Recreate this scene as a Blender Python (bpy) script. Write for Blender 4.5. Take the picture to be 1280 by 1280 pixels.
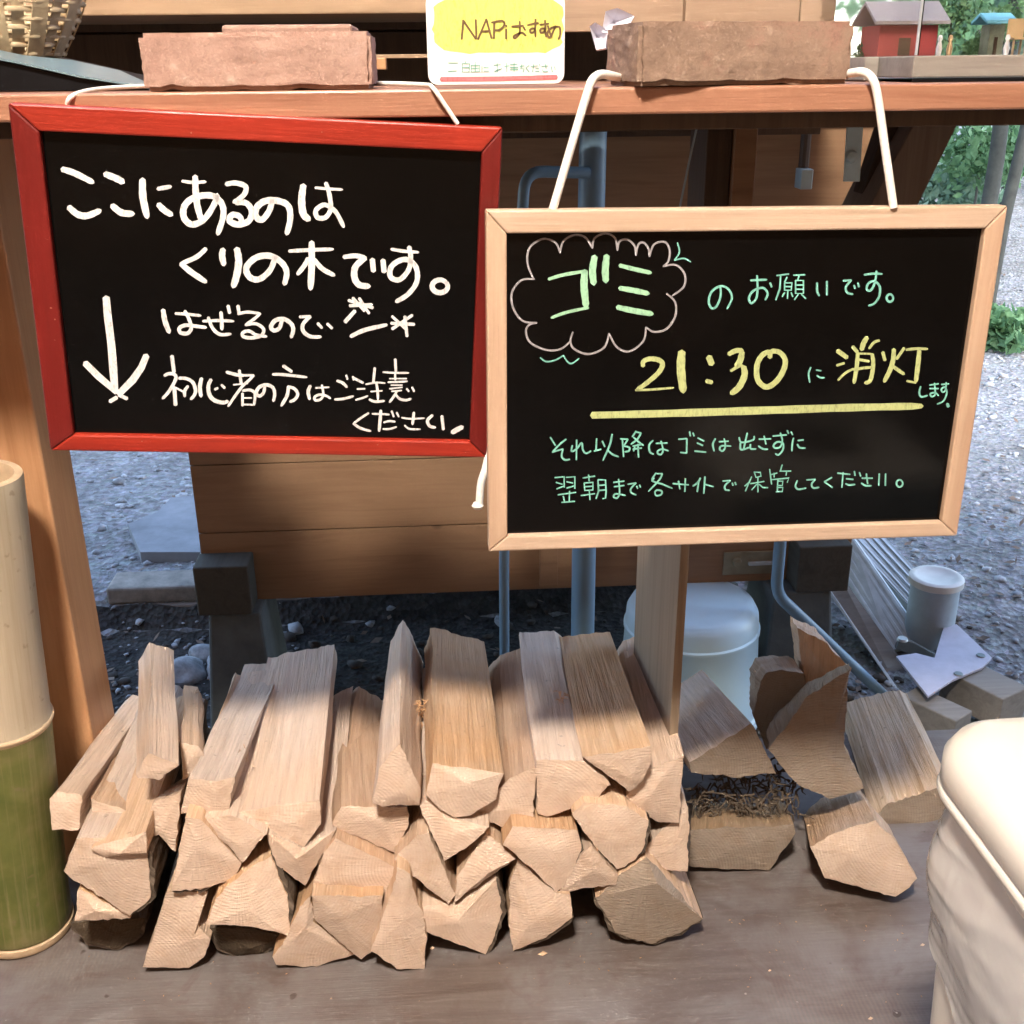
import bpy, bmesh, math, random
import numpy as np
from mathutils import Vector, Matrix, noise
from math import sin, cos, tan, radians, pi, sqrt, atan2
random.seed(7)
for o in list(bpy.data.objects): bpy.data.objects.remove(o)
S = bpy.context.scene
COL = S.collection
# ------------------------------------------------------------------ camera
YAW, PITCH, ROLL, FPX = radians(3.5), radians(22), radians(0.6), 1372.0
Fv = Vector((sin(YAW)*cos(PITCH), cos(YAW)*cos(PITCH), -sin(PITCH)))
Rv = Vector((cos(YAW), -sin(YAW), 0)); Uv = Rv.cross(Fv)
Rv, Uv = Rv*cos(ROLL)-Uv*sin(ROLL), Uv*cos(ROLL)+Rv*sin(ROLL)
CAM = Vector((0, 0, 1.0))
cd = bpy.data.cameras.new('camera'); cam = bpy.data.objects.new('camera', cd); COL.objects.link(cam)
m = Matrix((Rv, Uv, -Fv)).transposed().to_4x4(); m.translation = CAM
cam.matrix_world = m
cd.sensor_fit = 'HORIZONTAL'; cd.sensor_width = 36; cd.lens = 36*FPX/1280; cd.clip_end = 500; cd.clip_start = .02
S.camera = cam
# ------------------------------------------------------------------ world, sun
W = bpy.data.worlds.new('World'); S.world = W; W.use_nodes = True
nt = W.node_tree; bg = nt.nodes['Background']
sk = nt.nodes.new('ShaderNodeTexSky'); sk.sky_type = 'NISHITA'; sk.sun_disc = False
SUN_EL, SUN_AZ = radians(48), radians(150)
sk.sun_elevation = SUN_EL; sk.sun_rotation = SUN_AZ; sk.air_density = 1.0; sk.dust_density = 1.5
nt.links.new(sk.outputs[0], bg.inputs[0]); bg.inputs[1].default_value = 0.15
sd = bpy.data.lights.new('sun', 'SUN'); sd.energy = 0.5; sd.angle = radians(25); sd.color = (1, .95, .88)
sun = bpy.data.objects.new('sun', sd); COL.objects.link(sun)
sdir = Vector((sin(SUN_AZ)*cos(SUN_EL), cos(SUN_AZ)*cos(SUN_EL), sin(SUN_EL)))
sun.rotation_euler = sdir.to_track_quat('Z', 'Y').to_euler(); sun.location = sdir*20
S.view_settings.view_transform = 'Standard'; S.view_settings.look = 'None'
S.view_settings.gamma = 1; S.view_settings.use_curve_mapping = False
S.view_settings.exposure = 2.85
S.render.engine = 'CYCLES'
LAMP = Vector((-.25, -.40, 2.72)); LAMP_W = 80; LAMP_C = (1.0, .905, .795)

# ------------------------------------------------------------------ helpers
def ray(px, py): return Fv+Rv*((px-640)/FPX)-Uv*((py-640)/FPX)
def at(px, py, Y): d = ray(px, py); return CAM+d*(Y/d.y)
def atz(px, py, Z): d = ray(px, py); return CAM+d*((Z-1)/d.z)
def atplane(px, py, c, n): d = ray(px, py); return CAM+d*((c-CAM).dot(n)/d.dot(n))

def tag(o, label=None, cat=None, group=None, kind=None):
    if label: o['label'] = label
    if cat: o['category'] = cat
    if group: o['group'] = group
    if kind: o['kind'] = kind
    return o
def empty(name, loc=(0, 0, 0), label=None, cat=None, group=None, kind=None):
    o = bpy.data.objects.new(name, None); o.location = loc; o.empty_display_size = .02
    COL.objects.link(o); return tag(o, label, cat, group, kind)

def link(name, me, mat, parent=None, smooth=None, bevel=0):
    o = bpy.data.objects.new(name, me); COL.objects.link(o)
    for mm in (mat if isinstance(mat, (list, tuple)) else [mat]): me.materials.append(mm)
    if smooth is not None:
        for p in me.polygons: p.use_smooth = True
        try: me.set_sharp_from_angle(angle=radians(smooth))
        except Exception: pass
    if parent is not None:
        o.parent = parent
        o.matrix_parent_inverse = Matrix.Translation(parent.location).inverted() if parent.type == 'EMPTY' and parent.parent is None else parent.matrix_basis.inverted()
    if bevel:
        b = o.modifiers.new('bevel', 'BEVEL'); b.width = bevel; b.segments = 2; b.limit_method = 'ANGLE'
    return o

class MB:
    def __init__(s): s.v = []; s.f = []; s.m = []
    def add(s, vs, fs, mi=0):
        b = len(s.v); s.v += [tuple(x) for x in vs]; s.f += [tuple(b+i for i in f) for f in fs]; s.m += [mi]*len(fs); return s
    def box(s, c, size, M=None, mi=0):
        c = Vector(c); M = M or Matrix.Identity(3)
        vs = [c+M@Vector((x*size[0]/2, y*size[1]/2, z*size[2]/2)) for x in (-1, 1) for y in (-1, 1) for z in (-1, 1)]
        return s.add(vs, [(0, 1, 3, 2), (4, 6, 7, 5), (0, 4, 5, 1), (2, 3, 7, 6), (0, 2, 6, 4), (1, 5, 7, 3)], mi)
    def b2(s, lo, hi, mi=0):
        lo = Vector(lo); hi = Vector(hi); return s.box((lo+hi)/2, hi-lo, None, mi)
    def hexa(s, a, b, mi=0):   # two quads a (4) and b (4)
        return s.add(list(a)+list(b), [(3, 2, 1, 0), (4, 5, 6, 7)]+[(i, (i+1) % 4, 4+(i+1) % 4, 4+i) for i in range(4)], mi)
    def tube(s, pts, r, n=10, mi=0, caps=True):
        pts = [Vector(p) for p in pts]; rs = r if isinstance(r, (list, tuple)) else [r]*len(pts)
        b = len(s.v); up = Vector((0, 0, 1))
        t0 = (pts[1]-pts[0]).normalized()
        x = t0.cross(up if abs(t0.z) < .9 else Vector((1, 0, 0))).normalized()
        for i, p in enumerate(pts):
            t = (pts[min(i+1, len(pts)-1)]-pts[max(i-1, 0)]).normalized()
            x = (x-t*x.dot(t)).normalized(); y = t.cross(x)
            for k in range(n):
                a = 2*pi*k/n; s.v.append(tuple(p+(x*cos(a)+y*sin(a))*rs[i]))
        for i in range(len(pts)-1):
            for k in range(n):
                s.f.append((b+i*n+k, b+i*n+(k+1) % n, b+(i+1)*n+(k+1) % n, b+(i+1)*n+k)); s.m.append(mi)
        if caps:
            s.f.append(tuple(b+k for k in range(n))[::-1]); s.m.append(mi)
            s.f.append(tuple(b+(len(pts)-1)*n+k for k in range(n))); s.m.append(mi)
        return s
    def lathe(s, prof, n=40, c=(0, 0, 0), M=None, mi=0):
        c = Vector(c); M = M or Matrix.Identity(3); b = len(s.v)
        for r, z in prof:
            for k in range(n):
                a = 2*pi*k/n; s.v.append(tuple(c+M@Vector((r*cos(a), r*sin(a), z))))
        for i in range(len(prof)-1):
            for k in range(n):
                s.f.append((b+i*n+k, b+i*n+(k+1) % n, b+(i+1)*n+(k+1) % n, b+(i+1)*n+k)); s.m.append(mi)
        return s
    def build(s, name, mat, parent=None, smooth=None, bevel=0):
        me = bpy.data.meshes.new(name); me.from_pydata(s.v, [], s.f); me.validate()
        if any(s.m):
            me.polygons.foreach_set('material_index', s.m[:len(me.polygons)])
        bm = bmesh.new(); bm.from_mesh(me); bmesh.ops.recalc_face_normals(bm, faces=bm.faces); bm.to_mesh(me); bm.free()
        return link(name, me, mat, parent, smooth, bevel)

def np_mesh(name, V, F, mat, parent=None, smooth=None):
    V = np.asarray(V, dtype=np.float32).reshape(-1, 3); F = np.asarray(F, dtype=np.int32)
    k = F.shape[1]; me = bpy.data.meshes.new(name)
    me.vertices.add(len(V)); me.vertices.foreach_set('co', V.ravel())
    me.loops.add(F.size); me.loops.foreach_set('vertex_index', F.ravel())
    me.polygons.add(len(F)); me.polygons.foreach_set('loop_start', np.arange(0, F.size, k, dtype=np.int32))
    me.update(calc_edges=True); me.validate()
    return link(name, me, mat, parent, smooth)

# ------------------------------------------------------------------ materials
class NT:
    def __init__(s, name, rough=.6, spec=.5, metal=0):
        s.mat = bpy.data.materials.new(name); s.mat.use_nodes = True; s.t = s.mat.node_tree
        s.b = s.t.nodes['Principled BSDF']; s.b.inputs['Roughness'].default_value = rough
        s.b.inputs['Metallic'].default_value = metal
        s.b.inputs['Specular IOR Level'].default_value = spec
    def n(s, typ, **kw):
        nd = s.t.nodes.new(typ)
        for k, v in kw.items():
            if k in nd.inputs.keys(): nd.inputs[k].default_value = v
            else: setattr(nd, k, v)
        return nd
    def l(s, a, b): s.t.links.new(a, b)
    def coord(s, kind='Object', scale=(1, 1, 1)):
        c = s.n('ShaderNodeTexCoord'); mp = s.n('ShaderNodeMapping'); mp.inputs['Scale'].default_value = scale
        s.l(c.outputs[kind], mp.inputs['Vector']); return mp.outputs[0]
    def noise(s, v, scale=5, detail=4, rough=.6, dist=0):
        nd = s.n('ShaderNodeTexNoise'); nd.inputs['Scale'].default_value = scale; nd.inputs['Detail'].default_value = detail
        nd.inputs['Roughness'].default_value = rough; nd.inputs['Distortion'].default_value = dist
        s.l(v, nd.inputs['Vector']); return nd.outputs['Fac']
    def ramp(s, fac, stops):
        r = s.n('ShaderNodeValToRGB'); e = r.color_ramp.elements
        while len(e) < len(stops): e.new(.5)
        for i, (p, c) in enumerate(stops): e[i].position = p; e[i].color = (*c, 1)
        s.l(fac, r.inputs[0]); return r.outputs[0]
    def mix(s, f, a, b, mode='MIX'):
        nd = s.n('ShaderNodeMix', data_type='RGBA', blend_type=mode)
        for sock, v in ((nd.inputs[0], f), (nd.inputs[6], a), (nd.inputs[7], b)):
            if hasattr(v, 'links'): s.l(v, sock)
            elif isinstance(v, (int, float)): sock.default_value = v
            else: sock.default_value = (*v, 1)
        return nd.outputs[2]
    def math(s, op, a, b=0):
        nd = s.n('ShaderNodeMath', operation=op)
        for i, v in enumerate((a, b)):
            if hasattr(v, 'links'): s.l(v, nd.inputs[i])
            else: nd.inputs[i].default_value = v
        return nd.outputs[0]
    def bump(s, h, strength=.4, dist=.002):
        nd = s.n('ShaderNodeBump'); nd.inputs['Strength'].default_value = strength; nd.inputs['Distance'].default_value = dist
        s.l(h, nd.inputs['Height']); s.l(nd.outputs[0], s.b.inputs['Normal']); return nd
    def col(s, c):
        if hasattr(c, 'links'): s.l(c, s.b.inputs['Base Color'])
        else: s.b.inputs['Base Color'].default_value = (*c, 1)
        return s.mat
    def rnd(s): return s.n('ShaderNodeObjectInfo').outputs['Random']

def plain(name, c, rough=.6, metal=0, var=.12, scale=20, bump=.15, spec=.5):
    t = NT(name, rough, spec, metal); v = t.coord()
    f = t.noise(v, scale, 5, .65)
    lo = tuple(x*(1-var) for x in c); hi = tuple(min(1, x*(1+var)) for x in c)
    t.bump(t.noise(v, scale*6, 3), bump, .001)
    return t.col(t.ramp(f, [(.3, lo), (.7, hi)]))

def timber(name, a, b, axis='X', rough=.6, g=26, lines=.5, spec=.3, knots=True):
    t = NT(name, rough, spec)
    st = {'X': (1.2, g, g), 'Y': (g, 1.2, g), 'Z': (g, g, 1.2)}[axis]
    off = t.n('ShaderNodeVectorMath', operation='MULTIPLY_ADD')
    c = t.n('ShaderNodeTexCoord'); r = t.rnd(); t.l(c.outputs['Object'], off.inputs[0]); off.inputs[1].default_value = (1, 1, 1)
    mul = t.math('MULTIPLY', r, 7.0); t.l(mul, off.inputs[2])
    mp = t.n('ShaderNodeMapping'); mp.inputs['Scale'].default_value = st; t.l(off.outputs[0], mp.inputs['Vector']); v = mp.outputs[0]
    f1 = t.noise(v, 2.2, 5, .62, .8); f2 = t.noise(v, 11, 3, .6)
    base = t.ramp(f1, [(.30, b), (.55, a), (.75, tuple(x*.5+y*.5 for x, y in zip(a, b)))])
    base = t.mix(t.math('MULTIPLY', f2, lines), base, tuple(x*.62 for x in b))
    big = t.noise(off.outputs[0], 3.0, 3, .5)
    base = t.mix(t.math('MULTIPLY', big, .35), base, tuple(x*.7 for x in a))
    h = t.math('ADD', f2, f1); t.bump(h, .35, .0012)
    if name.startswith('red'):
        wn = t.noise(c.outputs['Object'], 210, 2, .4); base = t.mix(t.ramp(wn, [(.765, (0, 0, 0)), (.79, (.85, .85, .85))]), base, (.42, .27, .20)); w2 = t.noise(c.outputs['Object'], 9, 4, .6); base = t.mix(t.ramp(w2, [(.4, (0, 0, 0)), (.7, (.5, .5, .5))]), base, tuple(x*.55 for x in a))
    if knots:
        vo = t.n('ShaderNodeTexVoronoi', feature='F1'); vo.inputs['Scale'].default_value = 4.2; t.l(off.outputs[0], vo.inputs['Vector'])
        k = t.n('ShaderNodeMapRange'); t.l(vo.outputs['Distance'], k.inputs[0]); k.inputs[1].default_value = .03; k.inputs[2].default_value = .065; k.inputs[3].default_value = .75; k.inputs[4].default_value = 0
        base = t.mix(k.outputs[0], base, tuple(x*.3 for x in b))
    return t.col(base)

def split_wood(name, light, dark, grey=0.0):
    t = NT(name, .72, .25); uv = t.coord('UV', (1, 1, 1))
    r = t.rnd(); add = t.n('ShaderNodeVectorMath', operation='ADD'); t.l(uv, add.inputs[0]); t.l(t.math('MULTIPLY', r, 9), add.inputs[1])
    m1 = t.n('ShaderNodeMapping'); m1.inputs['Scale'].default_value = (130, 6, 1); t.l(add.outputs[0], m1.inputs['Vector'])
    m2 = t.n('ShaderNodeMapping'); m2.inputs['Scale'].default_value = (420, 9, 1); t.l(add.outputs[0], m2.inputs['Vector'])
    f1 = t.noise(m1.outputs[0], 1, 5, .6, .7); f2 = t.noise(m2.outputs[0], 1, 4, .7, .4)
    big = t.noise(add.outputs[0], 9, 3, .55)
    c = t.ramp(f1, [(.3, dark), (.52, light), (.8, tuple(min(1, x*1.05) for x in light))])
    c = t.mix(t.math('MULTIPLY', t.math('SUBTRACT', f2, .32), 1.1), c, tuple(x*.55 for x in dark))
    c = t.mix(t.ramp(big, [(.35, (0, 0, 0)), (.7, (.55, .55, .55))]), c, tuple(x*y for x, y in zip(light, (.97, .78, .58))))
    # small torn specks and worm spots
    sp = t.noise(add.outputs[0], 90, 2, .5); c = t.mix(t.ramp(sp, [(.70, (0, 0, 0)), (.78, (.5, .5, .5))]), c, tuple(x*.38 for x in dark))
    hsv = t.n('ShaderNodeHueSaturation'); t.l(c, hsv.inputs['Color'])
    t.l(t.math('ADD', t.math('MULTIPLY', r, .30), .76), hsv.inputs['Value']); t.l(t.math('ADD', t.math('MULTIPLY', t.math('FRACT', t.math('MULTIPLY', r, 7.3)), -.45), 1.20-grey), hsv.inputs['Saturation'])
    t.bump(t.math('ADD', t.math('MULTIPLY', f1, 1.5), f2), .9, .0035)
    return t.col(hsv.outputs[0])

def end_grain(name, light, dark, freq=330, marks=.5):
    t = NT(name, .8, .2); uv = t.coord('UV')
    r = t.rnd()
    nz = t.n('ShaderNodeTexNoise'); nz.inputs['Scale'].default_value = 22; t.l(uv, nz.inputs['Vector'])
    ln = t.n('ShaderNodeVectorMath', operation='LENGTH'); t.l(uv, ln.inputs[0])
    ph = t.math('ADD', t.math('MULTIPLY', ln.outputs['Value'], freq*5), t.math('MULTIPLY', nz.outputs['Fac'], 4))
    ring = t.math('ADD', t.math('MULTIPLY', t.math('SINE', ph), .5), .5)
    sx = t.n('ShaderNodeSeparateXYZ'); t.l(uv, sx.inputs[0])
    ang = t.math('ARCTAN2', sx.outputs[1], sx.outputs[0])
    cmb = t.n('ShaderNodeCombineXYZ'); t.l(t.math('MULTIPLY', ang, 26), cmb.inputs[0]); t.l(t.math('MULTIPLY', ln.outputs['Value'], 14), cmb.inputs[1])
    ray_ = t.noise(cmb.outputs[0], 1.3, 4, .65)
    mp = t.n('ShaderNodeMapping'); mp.inputs['Scale'].default_value = (40, 900, 1); mp.inputs['Rotation'].default_value = (0, 0, .5); t.l(uv, mp.inputs['Vector'])
    saw = t.noise(mp.outputs[0], 1, 2, .5)
    c = t.mix(t.math('MULTIPLY', t.math('MULTIPLY', ring, t.noise(uv, 24, 2, .5)), .42), light, dark)
    c = t.mix(t.ramp(ray_, [(.52, (0, 0, 0)), (.78, (.4, .4, .4))]), c, tuple(x*.72 for x in dark))
    c = t.mix(t.ramp(ray_, [(.72, (0, 0, 0)), (.76, (.7, .7, .7))]), c, tuple(x*.35 for x in dark)); c = t.mix(t.ramp(saw, [(.55, (0, 0, 0)), (.8, (.35, .35, .35))]), c, tuple(x*.8 for x in dark))
    blot = t.noise(uv, 28, 5, .65); c = t.mix(t.ramp(blot, [(.45, (0, 0, 0)), (.70, (.55, .55, .55))]), c, tuple(x*y for x, y in zip(light, (.84, .72, .60))))
    hsv = t.n('ShaderNodeHueSaturation'); t.l(c, hsv.inputs['Color']); t.l(t.math('ADD', t.math('MULTIPLY', r, .30), .76), hsv.inputs['Value'])
    t.bump(t.math('ADD', t.math('ADD', t.math('MULTIPLY', ring, .16), t.math('MULTIPLY', saw, marks*1.6)), t.math('MULTIPLY', ray_, .7)), .8, .0022)
    return t.col(hsv.outputs[0])

M = {}
M['wood'] = split_wood('split_chestnut', (.72, .565, .445), (.55, .41, .30))
M['wood_o'] = split_wood('split_orange', (.62, .43, .29), (.47, .30, .18))
M['wood_r'] = split_wood('split_ribbed', (.76, .63, .50), (.42, .30, .20))
M['wood_y'] = split_wood('split_honey', (.70, .51, .36), (.54, .37, .235))
M['wood_g'] = split_wood('split_greyed', (.46, .36, .26), (.30, .225, .155), .1)
M['end'] = end_grain('end_fresh', (.72, .565, .45), (.60, .45, .335))
M['end_g'] = end_grain('end_greyed', (.33, .27, .215), (.21, .165, .13), 330, .9)
M['end_d'] = end_grain('end_dark', (.10, .075, .05), (.05, .035, .025))
tb = NT('bark', .9, .15); vb = tb.coord('UV', (60, 14, 1)); fb = tb.noise(vb, 1, 6, .7, 1.2)
tb.bump(fb, 1, .004); M['bark'] = tb.col(tb.ramp(fb, [(.3, (.03, .025, .02)), (.55, (.13, .10, .075)), (.75, (.24, .19, .15))]))
M['post'] = timber('post_pine', (.52, .28, .14), (.40, .19, .085), 'Z', .5, 22, .25)
M['counter'] = timber('counter_stained', (.36, .175, .105), (.27, .115, .065), 'X', .42, 28, .35, .5)
M['shelf'] = timber('shelf_pine', (.43, .30, .19), (.31, .20, .12), 'X', .6, 18, .4)
M['crate'] = timber('crate_pine', (.36, .26, .18), (.27, .185, .125), 'X', .6, 18, .3)
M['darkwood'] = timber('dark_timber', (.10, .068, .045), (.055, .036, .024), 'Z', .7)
M['brace'] = timber('brace_timber', (.24, .19, .15), (.16, .12, .09), 'Z', .75)
M['panel'] = timber('cabinet_board', (.32, .195, .11), (.22, .125, .068), 'X', .55, 16, .22)
M['divider'] = timber('divider_board', (.34, .265, .19), (.24, .175, .12), 'Z', .65, 22, .35)
M['beam_end'] = timber('beam_end', (.085, .082, .068), (.055, .052, .043), 'Y', .8, 18)
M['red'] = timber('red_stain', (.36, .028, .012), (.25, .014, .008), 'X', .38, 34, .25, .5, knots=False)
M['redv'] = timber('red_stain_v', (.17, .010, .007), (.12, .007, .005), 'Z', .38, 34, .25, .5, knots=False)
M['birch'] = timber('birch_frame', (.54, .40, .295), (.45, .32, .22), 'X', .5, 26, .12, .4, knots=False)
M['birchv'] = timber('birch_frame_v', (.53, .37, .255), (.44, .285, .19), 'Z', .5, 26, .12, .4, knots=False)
def board_mat(name):
    t = NT(name, .22, .22); v = t.coord(); f = t.noise(v, 14, 5, .6)
    t.l(t.ramp(f, [(.35, (.10, .10, .10)), (.75, (.22, .22, .22))]), t.b.inputs['Roughness'])
    g = t.noise(v, 160, 3, .6); return t.col(t.mix(t.ramp(f, [(.4, (0, 0, 0)), (.8, (.5, .5, .5))]), (.0018, .0018, .0018), (.0040, .0036, .0034)))
M['black'] = board_mat('blackboard_film')
def ink(name, c):
    t = NT(name, .8, .2); v = t.coord('Object', (1, 1, .35)); f = t.noise(v, 420, 4, .75, .6)
    return t.col(t.ramp(f, [(.34, tuple(x*.58 for x in c)), (.47, tuple(x*.92 for x in c)), (.6, c)]))
M['white_ink'] = ink('white_marker', (.74, .73, .72)); M['teal_ink'] = ink('teal_marker', (.20, .50, .41))
M['green_ink'] = ink('pale_green_marker', (.33, .58, .38)); M['yellow_ink'] = ink('yellow_marker', (.45, .50, .22)); M['grey_ink'] = ink('grey_white_marker', (.33, .31, .32))
M['brown_ink'] = ink('brown_pen', (.15, .09, .045)); M['mint_ink'] = ink('green_pen', (.13, .38, .29)); M['red_ink'] = ink('red_pen', (.75, .16, .17)); M['lemon'] = ink('yellow_marker_patch', (.74, .70, .16))
M['card'] = plain('laminated_card', (.74, .74, .74), .3, 0, .02, 8, .02)
M['rope'] = plain('cotton_cord', (.80, .76, .70), .8, 0, .1, 300, .5)
def brick_mat(name, a, b, c3):
    t = NT(name, .9, .15); v = t.coord(); f = t.noise(v, 18, 6, .7); g = t.noise(v, 140, 5, .75); w = t.noise(v, 45, 3, .6)
    c = t.ramp(f, [(.3, b), (.55, a), (.75, c3)]); c = t.mix(t.ramp(g, [(.50, (0, 0, 0)), (.75, (.55, .55, .55))]), c, tuple(x*.5 for x in b))
    c = t.mix(t.ramp(w, [(.60, (0, 0, 0)), (.75, (.45, .45, .45))]), c, (.62, .50, .40))
    t.bump(t.math('ADD', g, w), .8, .0016); return t.col(c)
M['brick_l'] = brick_mat('brick_pinkish', (.37, .24, .19), (.31, .19, .15), (.43, .30, .25))
M['brick_r'] = brick_mat('brick_worn', (.27, .185, .135), (.20, .135, .10), (.33, .17, .13))
def deck_mat():
    t = NT('stained_deck', .5, .4); v = t.coord()
    mp = t.n('ShaderNodeMapping'); mp.inputs['Scale'].default_value = (1.5, 16, 1); t.l(v, mp.inputs['Vector'])
    f = t.noise(mp.outputs[0], 2.5, 6, .65, .6); mp2 = t.n('ShaderNodeMapping'); mp2.inputs['Scale'].default_value = (5, 160, 1); t.l(v, mp2.inputs['Vector']); g = t.noise(mp2.outputs[0], 2, 4, .7)
    p = t.noise(v, 6, 5, .65, .4)
    c = t.ramp(f, [(.3, (.090, .070, .060)), (.5, (.125, .102, .091)), (.72, (.165, .144, .132))])
    c = t.mix(t.ramp(p, [(.44, (0, 0, 0)), (.60, (.85, .85, .85))]), c, (.19, .18, .178)); p2 = t.noise(v, 11, 5, .7, .8); c = t.mix(t.ramp(p2, [(.54, (0, 0, 0)), (.66, (.6, .6, .6))]), c, (.10, .066, .052))
    c = t.mix(t.math('MULTIPLY', g, .45), c, (.075, .05, .040))
    # cross saw ripples in patches
    wv = t.n('ShaderNodeTexWave', wave_type='BANDS', bands_direction='X'); wv.inputs['Scale'].default_value = 60; wv.inputs['Distortion'].default_value = 2.2; wv.inputs['Detail'].default_value = 2; t.l(v, wv.inputs['Vector'])
    pm = t.noise(v, 3.4, 2, .5); rm = t.math('MULTIPLY', t.ramp(pm, [(.56, (0, 0, 0)), (.68, (1, 1, 1))]), wv.outputs['Fac'])
    c = t.mix(t.math('MULTIPLY', rm, .10), c, (.30, .22, .17))
    sp = t.noise(v, 42, 2, .4); c = t.mix(t.ramp(sp, [(.735, (0, 0, 0)), (.76, (.8, .8, .8))]), c, (.05, .033, .025))
    sp2 = t.noise(v, 75, 2, .4); c = t.mix(t.ramp(sp2, [(.76, (0, 0, 0)), (.80, (.6, .6, .6))]), c, (.42, .38, .34))
    t.l(t.ramp(p, [(.3, (.42, .42, .42)), (.7, (.62, .62, .62))]), t.b.inputs['Roughness'])
    t.bump(t.math('ADD', t.math('ADD', f, g), t.math('MULTIPLY', rm, .2)), .4, .0012); return t.col(c)
M['deck'] = deck_mat()
M['pipe'] = plain('grey_vinyl_pipe', (.17, .28, .38), .35, 0, .08, 6, .03)
M['pipe_w'] = plain('pale_vinyl_pipe', (.30, .38, .38), .4, 0, .1, 6, .05)
M['steel'] = plain('zinc_plate', (.48, .68, .78), .45, 0, .1, 30, .05)
M['brass'] = plain('dull_plate', (.30, .26, .17), .4, .5, .2, 30, .05)
M['bluebucket'] = plain('pale_blue_plastic', (.62, .84, .95), .35, 0, .04, 6, .03)
M['conc'] = plain('concrete', (.24, .215, .185), .9, 0, .4, 22, 1.0)
M['conc_d'] = plain('concrete_pier', (.10, .115, .115), .9, 0, .25, 14, .8)
M['alu'] = plain('weathered_aluminium', (.52, .57, .58), .45, .35, .15, 25, .2)
M['alu_d'] = plain('dark_aluminium', (.20, .24, .25), .5, .3, .15, 25, .2)
M['plate'] = plain('pale_plate', (.44, .43, .50), .5, 0, .1, 30, .2)
M['oldwood'] = timber('grey_lumber', (.27, .25, .22), (.18, .16, .14), 'X', .8, 18)
M['black_p'] = plain('black_plastic', (.004, .004, .005), .5, 0, .1, 10, .05, .15)
M['bluegrey'] = plain('blue_grey_cover', (.13, .20, .23), .3, 0, .2, 6, .05)
M['cane'] = plain('woven_bamboo', (.46, .36, .22), .6, 0, .25, 40, .3)
M['cream'] = plain('cream_plastic', (.60, .55, .475), .32, 0, .015, 5, .02)
M['hole'] = plain('shadow_black', (.01, .01, .01), .9)
def bag_mat():
    t = NT('thin_white_film', .22, .5); v = t.coord()
    t.b.inputs['Subsurface Weight'].default_value = 0
    t.b.inputs['Transmission Weight'].default_value = .25; t.b.inputs['Coat Weight'].default_value = .8; t.b.inputs['Coat Roughness'].default_value = .15
    mp = t.n('ShaderNodeMapping'); mp.inputs['Rotation'].default_value = (.5, .7, 0); mp.inputs['Scale'].default_value = (26, 26, 6); t.l(v, mp.inputs['Vector']); f = t.noise(mp.outputs[0], 1, 2, .5, 1.0); t.bump(f, .45, .006); return t.col((.58, .56, .53))
M['bag'] = bag_mat()
def acrylic():
    t = NT('clear_acrylic', .04, .5); t.b.inputs['Transmission Weight'].default_value = 1; t.b.inputs['IOR'].default_value = 1.1; return t.col((.97, .98, .98))
M['acrylic'] = acrylic()
def bamboo_mat():
    t = NT('bamboo_skin', .38, .4); v = t.coord('Object', (1, 1, 1)); sx = t.n('ShaderNodeSeparateXYZ'); t.l(v, sx.inputs[0])
    mp = t.n('ShaderNodeMapping'); mp.inputs['Scale'].default_value = (14, 14, 1.5); t.l(v, mp.inputs['Vector']); f = t.noise(mp.outputs[0], 2, 5, .6, .5)
    p = t.noise(v, 12, 4, .6, .3)
    green = t.ramp(p, [(.3, (.065, .095, .018)), (.5, (.125, .135, .035)), (.72, (.23, .20, .085))])
    pale = t.ramp(f, [(.3, (.38, .315, .22)), (.7, (.47, .40, .29))])
    k = t.n('ShaderNodeMapRange'); t.l(t.math('ADD', sx.outputs[2], t.math('MULTIPLY', p, .01)), k.inputs[0]); k.inputs[1].default_value = .312; k.inputs[2].default_value = .322
    mp3 = t.n('ShaderNodeMapping'); mp3.inputs['Scale'].default_value = (160, 160, 4); t.l(v, mp3.inputs['Vector']); st = t.noise(mp3.outputs[0], 1, 4, .7)
    c = t.mix(k.outputs[0], green, pale); c = t.mix(t.ramp(st, [(.50, (0, 0, 0)), (.72, (.55, .55, .55))]), c, (.30, .24, .14)); sc3 = t.noise(v, 60, 3, .5); c = t.mix(t.ramp(sc3, [(.66, (0, 0, 0)), (.72, (.6, .6, .6))]), c, (.20, .15, .09)); t.bump(t.math('ADD', f, st), .3, .001); return t.col(c)
M['bamboo'] = bamboo_mat(); M['bamboo_rim'] = plain('cut_bamboo', (.52, .38, .24), .7, 0, .2, 40, .4)
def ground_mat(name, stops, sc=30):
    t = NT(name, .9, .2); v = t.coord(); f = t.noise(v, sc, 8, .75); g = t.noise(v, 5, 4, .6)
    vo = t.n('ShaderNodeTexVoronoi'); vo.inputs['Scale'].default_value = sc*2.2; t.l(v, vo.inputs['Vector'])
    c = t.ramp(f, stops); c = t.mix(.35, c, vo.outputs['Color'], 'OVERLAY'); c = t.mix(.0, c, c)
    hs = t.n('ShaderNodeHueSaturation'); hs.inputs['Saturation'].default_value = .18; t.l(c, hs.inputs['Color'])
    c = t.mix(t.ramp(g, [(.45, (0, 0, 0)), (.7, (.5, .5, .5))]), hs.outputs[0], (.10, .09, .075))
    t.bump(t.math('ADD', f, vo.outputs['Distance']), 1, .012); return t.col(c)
M['gravel'] = ground_mat('gravel_ground', [(.3, (.09, .10, .11)), (.5, (.20, .225, .25)), (.72, (.36, .395, .43))])
M['soil'] = ground_mat('dark_soil', [(.3, (.018, .011, .006)), (.55, (.05, .032, .018)), (.8, (.12, .085, .055))], 34)
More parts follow.
